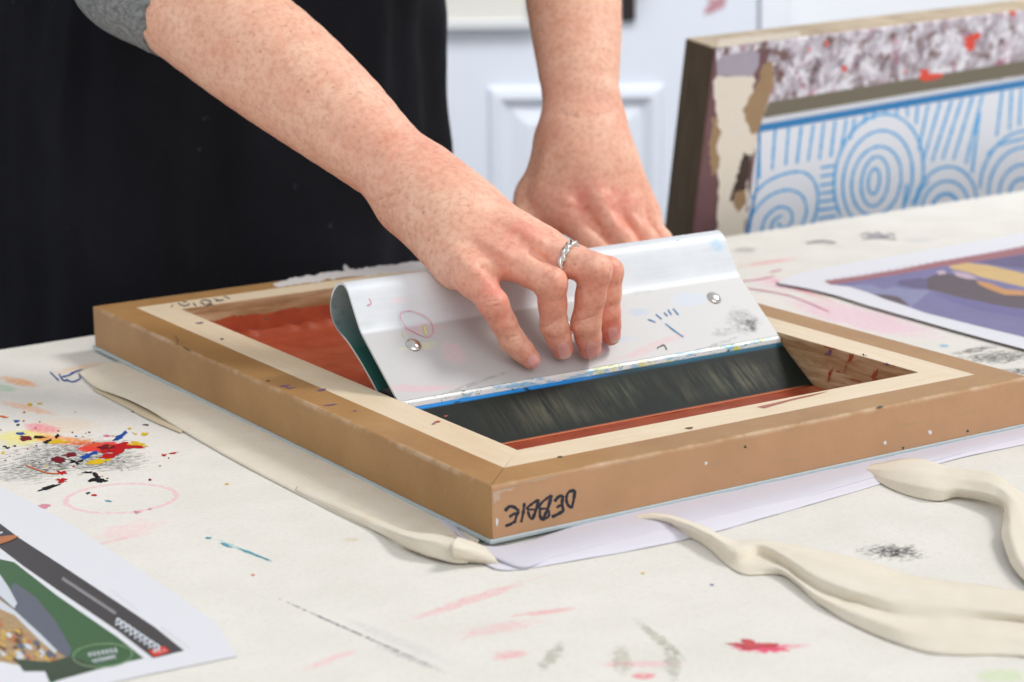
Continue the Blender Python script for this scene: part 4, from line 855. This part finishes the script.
def sculpt(V, Q, lines):
    """lines: px polyline, half width (m), depth (+ in / - out), on the camera-facing skin; returns moved vertices"""
    Nn = normals(V, Q); px = project(V); sc_ = 1/1560.; add = np.zeros(len(V)); face = np.clip(((EYE-V)*Nn).sum(1)/np.linalg.norm(EYE-V, axis=1)*3, 0, 1)
    for L, w, dep in lines:
        L = np.array(L, float); best = np.full(len(V), 1e9)
        lo, hi = L.min(0)-w/sc_*4, L.max(0)+w/sc_*4; m = ((px > lo) & (px < hi)).all(1)
        if not m.any(): continue
        p = px[m]; bb = np.full(len(p), 1e9); tt = np.zeros(len(p))
        tot = len(L)-1
        for i in range(tot):
            a, b = L[i], L[i+1]; d = b-a; t = np.clip(((p-a)@d)/(d@d+1e-9), 0, 1); ds = np.hypot(*(p-(a+t[:, None]*d)).T)
            k_ = ds < bb; bb[k_] = ds[k_]; tt[k_] = (i+t[k_])/tot
        env = np.clip(np.minimum(tt, 1-tt)*5, .25, 1) if tot > 0 else 1
        add[m] += dep*np.exp(-(bb*sc_/w)**2)*env
    return V-Nn*(add*face*1.35)[:, None], Nn
Zf = lambda *P: [(440+x/4.264, 220+y/4.264) for x, y in P]
Zh = lambda *P: [(320+x/3.012, 170+y/3.012) for x, y in P]
Zr = lambda *P: [(100+x/2.695, y/2.695) for x, y in P]
lines = [
 # joint creases
 (Zf((172, 345), (200, 330), (240, 328)), .0006, .0005), (Zf((172, 362), (205, 345), (252, 345)), .0006, .0006), (Zf((180, 382), (220, 365), (268, 366)), .0006, .0005), (Zf((275, 525), (300, 500), (345, 492)), .0007, .0008), (Zf((285, 540), (310, 520), (348, 508)), .0005, .0004),
 (Zf((415, 462), (460, 452), (505, 430)), .0007, .0009), (Zf((420, 445), (460, 436), (500, 418)), .0005, .0003), (Zf((560, 432), (610, 428), (665, 408)), .0007, .0009), (Zf((565, 445), (615, 445), (668, 425)), .0005, .0004), (Zf((690, 378), (715, 372), (742, 360)), .0007, .0009), (Zf((690, 365), (712, 362), (736, 352)), .0005, .0004),
 (Zf((548, 300), (575, 288), (600, 290)), .0006, .0006), (Zf((395, 335), (420, 322), (455, 318)), .0005, .0004),
 # gaps between the knuckles, tendon ridges
 (Zf((238, 262), (215, 225), (170, 185)), .0025, .0014), (Zf((470, 190), (420, 150), (370, 130)), .0025, .0014), (Zf((640, 130), (580, 95), (520, 60)), .002, .0008),
 (Zf((160, 250), (120, 200), (60, 140)), .004, -.0010), (Zf((330, 180), (250, 130), (120, 60)), .004, -.0012), (Zf((480, 130), (380, 60), (260, 5)), .004, -.0011),
 # soft bony knuckles
 (Zf((225, 350), (235, 365)), .004, -.0008), (Zf((475, 245), (500, 262)), .004, -.0008), (Zf((640, 205), (668, 220)), .004, -.0009), (Zf((745, 190), (752, 205)), .003, -.0005),
 # wrist creases and the wrist bone
 (Zr((738, 545), (800, 520), (880, 470), (940, 445)), .0012, .0008), (Zr((748, 575), (810, 548), (900, 500), (960, 475)), .0009, .0005), (Zr((790, 620), (850, 590), (930, 545)), .0009, .0003), (Zr((770, 410), (780, 420)), .008, -.0016),
 (Zr((560, 320), (640, 380), (720, 440)), .004, .0010), (Zr((420, 200), (540, 290), (640, 350)), .006, -.0008),
]
V1, N1 = sculpt(V1, Q1, lines)
def nailmask(V, Nn, nails, scale=1.):
    px = project(V); m = np.zeros(len(V)); tipm = np.zeros(len(V)); face = ((EYE-V)*Nn).sum(1) > 0
    for cx, cy, l, w, an, Yc in nails:
        dx, dy = px[:, 0]-cx, px[:, 1]-cy; u = (dx*math.cos(an)+dy*math.sin(an))/l; v = (-dx*math.sin(an)+dy*math.cos(an))/w
        r = (np.abs(u)**3.0+np.abs(v)**2.6); k_ = np.clip((1-r)*3.5, 0, 1)*face*(np.abs(V[:, 1]-Yc) < .022)
        m = np.maximum(m, k_); tipm = np.maximum(tipm, k_*np.clip((u-.52)*6, 0, 1))
    return m, tipm
nails = [(535, 362.5, 8.6, 6.0, math.radians(50), yA), (564.2, 350.5, 9.0, 6.8, math.radians(72), yB), (592.6, 351.0, 9.6, 6.4, math.radians(80), yC), (613.6, 335, 8.6, 5.4, math.radians(72), yD)]
nm, nt = nailmask(V1, N1, nails)
V1 = V1 + N1*(nm*.00035)[:, None]
rim = np.clip(nm*(1-nm)*4, 0, 1)
def redness(V, cs):
    r = np.zeros(len(V))
    for c, s_, a_ in cs: r += a_*np.exp(-((V-np.array(c))**2).sum(1)/(s_*s_))
    return np.clip(r, 0, 1)
up_ = -hn
red = redness(V1, [(pA, .014, 1.0), (pB, .014, .45), (pC, .016, .45), (pD, .014, .5), (tipA, .013, .6), (tipB, .014, .6), (tipC, .014, .75), (tipD, .015, .9), (dD, .012, .6), (mA, .018, .3), (mB+hn*.01, .02, .35), (mC+hn*.01, .022, .4), (wr+hn*.02, .03, .3), (F4, .03, .2), ((pC+dC)/2, .014, .35), ((pB+dB)/2, .014, .25)])
# ---- left arm and hand (steadying the far corner of the screen)
w2 = on_y(583, 122, 1.735); e2 = on_y(562, -110, 1.86); a2a, a2b = on_y(574, 5, 1.80), on_y(579, 75, 1.757)
m2 = [on_y(566, 212, 1.690), on_y(598, 207, 1.690), on_y(622, 209, 1.700), on_y(642, 214, 1.712)]
p2 = [on_y(588, 240, 1.674), on_y(622, 240, 1.672), on_y(646, 240, 1.682), on_y(661, 240, 1.697)]
d2 = [on_y(603, 255, 1.665), on_y(634, 256, 1.663), on_y(655, 255, 1.672), on_y(668, 253, 1.690)]
t2 = [on_y(612, 266, 1.657), on_y(641, 267, 1.655), on_y(660, 266, 1.664), on_y(671, 263, 1.683)]
w2s = [on_y(562, 136, 1.728), on_y(577, 134, 1.722), on_y(592, 134, 1.724), on_y(605, 136, 1.730)]
hx2 = m2[1]-w2; hy2 = m2[3]-m2[0]; hn2 = np.cross(hx2, hy2); hn2 /= np.linalg.norm(hn2)
if hn2[1] > 0: hn2 = -hn2
S2 = build(basis(w2-e2, hn2), [e2, w2]+m2+p2+t2+[on_y(515, 235, 1.69)], .05, .0016)
arm2 = S2.chain(tube([(e2, .043, .88), (a2a, .0385, .86), (a2b, .0318, .84), (w2, .0285, .76), (w2*.6+m2[1]*.4, .031, .62)], hn2, 18), .0015)
palm2 = [(w2, w2*.6+m2[1]*.4, .0275, .031, dict(flat=hn2, fl=.6))]
for i in range(4): palm2 += [(w2s[i], m2[i], .0155, .0130), (w2s[i]-hn2*.008, m2[i]-hn2*.007, .015, .011)]
palm2 += [(on_y(604, 98, 1.738), on_y(607, 114, 1.738), .0085, .0095)]
P2 = SDF.smin(arm2, S2.chain(palm2, .013), .012)
tt0, tt1, tt2, tt3 = on_y(562, 150, 1.735), on_y(536, 196, 1.722), on_y(523, 226, 1.705), on_y(522, 246, 1.692)
P2 = SDF.smin(P2, S2.chain([(tt0, tt1, .018, .0150), (tt1, tt2, .0145, .012), (tt2, tt3, .0115, .0095), (on_y(572, 160, 1.715), on_y(548, 196, 1.705), .014, .013)], .008), .016)
out = None
for i in range(4):
    r = [(.0118, .0102, .0090, .0076), (.0120, .0104, .0092, .0078), (.0115, .0100, .0088, .0075), (.0102, .0088, .0078, .0066)][i]
    f = SDF.smin(P2, S2.chain(finger(w2s[i], m2[i], p2[i], d2[i], t2[i], r, 0), .003), .009)
    out = f if out is None else SDF.smin(out, f, .002)
S2.f = out
V2, Q2 = S2.mesh()
V2, N2 = sculpt(V2, Q2, [([(597, 232), (590, 216), (584, 206)], .0030, .0016), ([(628, 228), (618, 213), (611, 204)], .0028, .0014), ([(648, 226), (640, 216), (634, 208)], .0025, .0012),
    ([(567, 207), (569, 196)], .005, -.0016), ([(600, 202), (597, 190)], .005, -.0012), ([(541, 190), (552, 170), (560, 150)], .006, .0018), ([(552, 112), (580, 118), (615, 112)], .0012, .0006)])
red2 = redness(V2, [(m2[0]+hn2*.01, .02, .5), (m2[1]+hn2*.01, .02, .5), (m2[2]+hn2*.01, .018, .4), (m2[3], .018, .4), (w2, .03, .35), (p2[1], .015, .4), (p2[2], .015, .4)])
# ---- rest of the figure at a coarser grain (inside clothes or above the picture)
def Pp(l, f, z): return CT+lat*l+fc*f+np.array([0, 0, z])
shR, shL = Pp(-.165, .13, 1.345), Pp(.165, .13, 1.345)
S3 = SDF(Pp(-.32, -.28, 0) , [lat, -fc*1.0, (0, 0, 1)], (.01, .01, .01), .1)
O3 = Pp(-.36, .46, .0); S3 = SDF(O3, [lat, -fc, (0, 0, 1)], (.72, .72, 1.74), .008)
bd = [(Pp(-.08, .0, .92), Pp(.08, .0, .92), .108, .108), (Pp(-.05, .02, 1.05), Pp(.05, .02, 1.05), .095, .095), (Pp(-.07, .085, 1.24), Pp(.07, .085, 1.24), .106, .106), (shR, shL, .055, .055), (Pp(0, .13, 1.34), Pp(0, .19, 1.47), .052, .05),
      (shR, ELB+(shR-ELB)*.02, .052, .043), (shL, e2, .052, .042)]
for s_ in (-1, 1): bd += [(Pp(.09*s_, 0, .88), Pp(.095*s_, .01, .48), .085, .056), (Pp(.095*s_, .01, .48), Pp(.10*s_, -.02, .09), .054, .036), (Pp(.10*s_, -.04, .045), Pp(.115*s_, .14, .035), .036, .030)]
body = S3.chain(bd, .03)
hd = S3.chain([(Pp(0, .20, 1.60), Pp(0, .235, 1.575), .083, .080), (Pp(0, .245, 1.53), Pp(0, .262, 1.495), .058, .040), (Pp(0, .285, 1.565), Pp(0, .318, 1.535), .012, .013), (Pp(-.078, .215, 1.56), Pp(-.08, .21, 1.53), .014, .010), (Pp(.078, .215, 1.56), Pp(.08, .21, 1.53), .014, .010)], .018)
hd = SDF.smin(hd, S3.chain([(Pp(-.018, .288, 1.500), Pp(.018, .288, 1.500), .009, .009)], .005), .008)
for s_ in (-1, 1):
    t_ = S3.seg(Pp(.031*s_, .308, 1.568), Pp(.033*s_, .308, 1.568), .014, .014)
    if t_: hd[t_[0]] = -SDF.smin(-hd[t_[0]], t_[1], .006)
    hd = SDF.smin(hd, S3.chain([(Pp(.031*s_, .292, 1.566), Pp(.033*s_, .292, 1.566), .012, .012)], .003), .003)
S3.f = SDF.smin(body, hd, .02); V3, Q3 = S3.mesh()
Vt = np.concatenate([V1, V2, V3]); Qt = np.concatenate([Q1, Q2+len(V1), Q3+len(V1)+len(V2)])
z2, z3 = np.zeros(len(V2)), np.zeros(len(V3))
Vl = Vt @ PMn[:3, :3].T + PMn[:3, 3]
me = to_mesh('body', Vl, Qt, dict(red=np.concatenate([red, red2, z3+.2]), nail=np.concatenate([nm, z2, z3]), tip=np.concatenate([nt, z2, z3]), rim=np.concatenate([rim, z2, z3])))
k = N('fair_freckled_skin'); v = k.coord()
def at(nm_): o = k.n('ShaderNodeAttribute', attribute_name=nm_); return o.outputs['Fac']
blot = k.noise(v, 38, 4, .6); fine = k.noise(v, 240, 4, .65); vein = k.noise(v, 22, 2, .5)
c_ = k.mix(k.step(blot, .3, .72), srgb(250, 202, 174), srgb(238, 174, 146)); c_ = k.mix(k.math('MULTIPLY', k.step(fine, .45, .7), .6), c_, srgb(208, 142, 118))
c_ = k.mix(k.math('MULTIPLY', k.step(fine, .45, .25), .35), c_, srgb(246, 210, 188))
vo = k.n('ShaderNodeTexVoronoi'); k.l(v, vo.inputs['Vector']); vo.inputs['Scale'].default_value = 130; vsel = k.n('ShaderNodeSeparateColor'); k.l(vo.outputs['Color'], vsel.inputs[0])
fre = k.math('MULTIPLY', k.step(vo.outputs['Distance'], .20, .08), k.step(vsel.outputs[0], .66, .70)); c_ = k.mix(k.math('MULTIPLY', fre, .36), c_, srgb(168, 100, 74))
rd = k.math('MULTIPLY', at('red'), k.step(k.noise(v, 90, 3, .6), .15, .6)); c_ = k.mix(k.math('MULTIPLY', rd, 1.0), c_, srgb(226, 116, 104))
c_ = k.mix(k.math('MULTIPLY', at('rim'), .55), c_, srgb(190, 96, 84)); c_ = k.mix(k.math('MULTIPLY', at('nail'), .85), c_, srgb(242, 190, 182)); c_ = k.mix(at('tip'), c_, srgb(240, 224, 206))
wx_ = k.n('ShaderNodeTexVoronoi', feature='DISTANCE_TO_EDGE'); k.l(v, wx_.inputs['Vector']); wx_.inputs['Scale'].default_value = 700
k.bump(k.math('ADD', k.math('MULTIPLY', fine, 1.2), k.math('MULTIPLY', wx_.outputs[0], .5)), .22, .0004)
skin = k.out(c_, k.math('MULTIPLY_ADD', at('nail'), -.22, .50), 0, Subsurface_Weight=.12, Subsurface_Scale=.006)
k.b.inputs['Subsurface Radius'].default_value = (1, .35, .2)
ob = obj('body', me, skin, person, True)
# ring on the second finger from the right, two strands twisted round each other
ax = (pC-mC)/np.linalg.norm(pC-mC); tR = .60; cR = mC*(1-tR)+pC*tR; rr = .0122
uu = np.cross(ax, [0, 0, 1.]); uu /= np.linalg.norm(uu); vv = np.cross(ax, uu)
bm = bmesh.new()
for ph in (0, math.pi):
    rg = []
    for i in range(120):
        t = 2*math.pi*i/120; rad = rr+.0006*math.cos(6*t+ph)+.0003; off = .0012*math.sin(6*t+ph)
        c0 = cR+uu*rad*math.cos(t)+vv*rad*math.sin(t)+ax*off; er = uu*math.cos(t)+vv*math.sin(t)
        rg.append([bm.verts.new(PMi @ Vector(c0+(er*math.cos(s_)+ax*math.sin(s_))*.0016)) for s_ in np.linspace(0, 2*math.pi, 9)[:-1]])
    for i in range(120):
        for j in range(8): bm.faces.new((rg[i][j], rg[(i+1) % 120][j], rg[(i+1) % 120][(j+1) % 8], rg[i][(j+1) % 8]))
ro = obj('finger_ring', bm, plain('polished_silver', (225, 222, 216), .18, 1., .05, 300), person, True); tag(ro, 'twisted silver ring')
# grey knitted sweater
k = N('grey_wool_knit'); v = k.coord(); wv = k.n('ShaderNodeTexWave', bands_direction='DIAGONAL'); k.l(v, wv.inputs[0]); wv.inputs['Scale'].default_value = 120; wv.inputs['Distortion'].default_value = 3; wv.inputs['Detail'].default_value = 3
nn = k.noise(v, 260, 4, .7); k.bump(k.math('ADD', wv.outputs['Fac'], nn), .8, .002); knit = k.out(k.mix(k.step(nn, .35, .7), srgb(116, 118, 120), srgb(168, 170, 170)), .95)
S4 = SDF(O3, [lat, -fc, (0, 0, 1)], (.72, .72, 1.60), .006)
slR = ELB+(F2-ELB)*.75
ch = S4.chain([(Pp(-.055, .03, 1.06), Pp(.055, .03, 1.06), .103, .103), (Pp(-.07, .085, 1.24), Pp(.07, .085, 1.24), .118, .118), (shR, shL, .07, .07), (shR, ELB, .067, .050), (shL, e2, .067, .056), (Pp(0, .13, 1.33), Pp(0, .165, 1.41), .066, .062)], .03)
sl = S4.chain([(ELB, slR, .0465, .0465)], .01)
cp = on_y(181, 14, 1.585); cn = (F2-ELB)/np.linalg.norm(F2-ELB); cn = cn*.80+RT*.42-UP*.02; cn /= np.linalg.norm(cn)
def half(S, p, n):
    Pl, nl = S.loc(p), S.ax @ np.array(n, np.float32); g = S.g
    return ((g[0]-Pl[0])*nl[0])[:, None, None]+((g[1]-Pl[1])*nl[1])[None, :, None]+((g[2]-Pl[2])*nl[2])[None, None, :]
S4.f = np.maximum(SDF.smin(ch, sl, .02), half(S4, cp, cn)); S4.f = np.maximum(S4.f, half(S4, Pp(0, 0, .97), (0, 0, -1)))
V4, Q4 = S4.mesh(); N4 = normals(V4, Q4)
me = to_mesh('sweater', V4 @ PMn[:3, :3].T + PMn[:3, 3], Q4); sw = obj('sweater', me, knit, person, True); tag(sw, 'grey knitted sweater with sleeves pushed to the elbow')
# black apron over a long black skirt: ringed loft with soft folds and a side seam
k = N('black_apron_cotton'); v = k.coord(); nn = k.noise(k.scale(v, (1, 1, .5)), 9, 4, .6); f2 = k.noise(v, 500, 3, .6)
lint = k.step(k.noise(v, 70, 2, .5), .74, .78)
k.bump(k.math('ADD', nn, k.math('MULTIPLY', f2, .1)), .5, .012)
c_ = k.mix(k.step(nn, .35, .7), srgb(19, 20, 26), srgb(27, 28, 36)); c_ = k.mix(k.math('MULTIPLY', lint, .25), c_, srgb(90, 96, 110))
blk = k.out(c_, .9)
k.b.inputs['Specular IOR Level'].default_value = .2
def garment(name, prof, mat, folds, z_hi, seam=True):
    bm = bmesh.new(); rows = []; nth = 200
    for z, ax_, by_, off in prof:
        row = []
        for i in range(nth):
            t = 2*math.pi*i/nth; c, s_ = math.cos(t), math.sin(t)
            p = Vector((math.copysign(abs(c)**.82, c)*ax_, -math.copysign(abs(s_)**.82, s_)*by_, 0))
            fo = folds*(mnoise.noise(Vector((c*3.2, s_*3.2, z*1.3)))+.6*mnoise.noise(Vector((c*7, s_*7, z*4+5)))+.35*mnoise.noise(Vector((c*4+z*9, s_*4, z*16))))
            sm = -.003*math.exp(-((t-1.92)/.012)**2) if seam else 0
            p *= 1+(fo+sm)/max(p.length, .05)
            row.append(bm.verts.new((p.x, p.y-off, z)))
        rows.append(row)
    for a_, b_ in zip(rows, rows[1:]):
        for i in range(nth): bm.faces.new((a_[i], a_[(i+1) % nth], b_[(i+1) % nth], b_[i]))
    return obj(name, bm, mat, person, True)
def interp(P, n):
    P = np.array(P); zs = np.linspace(P[0, 0], P[-1, 0], n); return [(z,)+tuple(np.interp(z, P[:, 0], P[:, j]) for j in (1, 2, 3)) for z in zs]
garment('apron', interp([(.30, .235, .150, .0), (.60, .225, .150, .0), (.74, .218, .150, .0), (.90, .215, .146, .0), (1.0, .203, .148, .01), (1.10, .198, .152, .03), (1.20, .205, .160, .07), (1.26, .205, .160, .085)], 110), blk, .011, 1.26)
# dark trousers legs and shoes below the apron, hair above the frame
S5 = SDF(O3, [lat, -fc, (0, 0, 1)], (.72, .72, .62), .008); seg_ = []
for s_ in (-1, 1): seg_ += [(Pp(.09*s_, 0, .55), Pp(.095*s_, .01, .48), .078, .072), (Pp(.095*s_, .01, .48), Pp(.10*s_, -.02, .11), .070, .055)]
S5.f = np.maximum(S5.chain(seg_, .01), half(S5, Pp(0, 0, .09), (0, 0, -1))); V5, Q5 = S5.mesh()
obj('trousers', to_mesh('trousers', V5 @ PMn[:3, :3].T + PMn[:3, 3], Q5), blk, person, True)
for s_ in (-1, 1):
    S6 = SDF(Pp(.10*s_-.07, .24, .0), [lat, -fc, (0, 0, 1)], (.15, .36, .16), .005)
    f6 = S6.chain([(Pp(.10*s_, -.045, .05), Pp(.115*s_, .15, .040), .047, .040), (Pp(.10*s_, -.03, .06), Pp(.10*s_, -.02, .11), .045, .045)], .02); S6.f = np.maximum(np.maximum(f6, half(S6, Pp(0, 0, .003), (0, 0, -1))), half(S6, Pp(0, 0, .13), (0, 0, 1)))
    V6, Q6 = S6.mesh(); obj('shoe', to_mesh('shoe', V6 @ PMn[:3, :3].T + PMn[:3, 3], Q6), plain('dark_shoe_leather', (40, 36, 36), .5), person, True)
S7 = SDF(Pp(-.13, .36, 1.42), [lat, -fc, (0, 0, 1)], (.26, .40, .30), .005)
f7 = S7.chain([(Pp(0, .175, 1.605), Pp(0, .205, 1.605), .095, .090), (Pp(0, .13, 1.56), Pp(0, .12, 1.50), .075, .05), (Pp(-.05, .17, 1.56), Pp(-.06, .17, 1.50), .045, .03), (Pp(.05, .17, 1.56), Pp(.06, .17, 1.50), .045, .03)], .02)
S7.f = np.maximum(f7, half(S7, Pp(0, .235, 1.60), fc*.85-np.array([0, 0, .5]))); V7, Q7 = S7.mesh()
obj('hair', to_mesh('hair', V7 @ PMn[:3, :3].T + PMn[:3, 3], Q7), plain('brown_hair', (92, 66, 48), .6, 0, .25, 120, .5), person, True)
# ------------------------------------------------------------------ light
sc = bpy.context.scene
sc.view_settings.view_transform = 'Standard'; sc.view_settings.look = 'None'; sc.view_settings.exposure = 0.09
w = bpy.data.worlds.new('sky'); sc.world = w; w.use_nodes = True
w.node_tree.nodes['Background'].inputs[0].default_value = (.95, .97, 1, 1); w.node_tree.nodes['Background'].inputs[1].default_value = .66
def area(name, loc, target, size, power, col=(1, 1, 1)):
    l = bpy.data.lights.new(name, 'AREA'); l.shape = 'RECTANGLE'; l.size, l.size_y = size; l.energy = power; l.color = col
    o = bpy.data.objects.new(name, l); C.objects.link(o); o.location = loc
    o.rotation_euler = (Vector(target)-Vector(loc)).to_track_quat('-Z', 'Y').to_euler(); return o
def sun(name, d, st, ang, col):
    l = bpy.data.lights.new(name, 'SUN'); l.energy = st; l.angle = math.radians(ang); l.color = col
    o = bpy.data.objects.new(name, l); C.objects.link(o); o.location = (2, 2, 3); o.rotation_euler = (-Vector(d)).to_track_quat('-Z', 'Y').to_euler()
sun('window_light', (1.0, .35, 1.15), 1.45, 16, (1, .98, .95))
sun('front_light', (.9, -1.3, 1.0), .45, 40, (1, .97, .93))
wl = area('wall_fill', (.3, 1.9, 2.7), (.3, 3.4, .9), (1.8, .8), 8, (.97, .98, 1)); wl.data.spread = math.radians(75)  # fill added only to brighten the wall and door, no lamp hangs there
sc.cycles.use_denoising = True
sc.cycles.max_bounces = 6
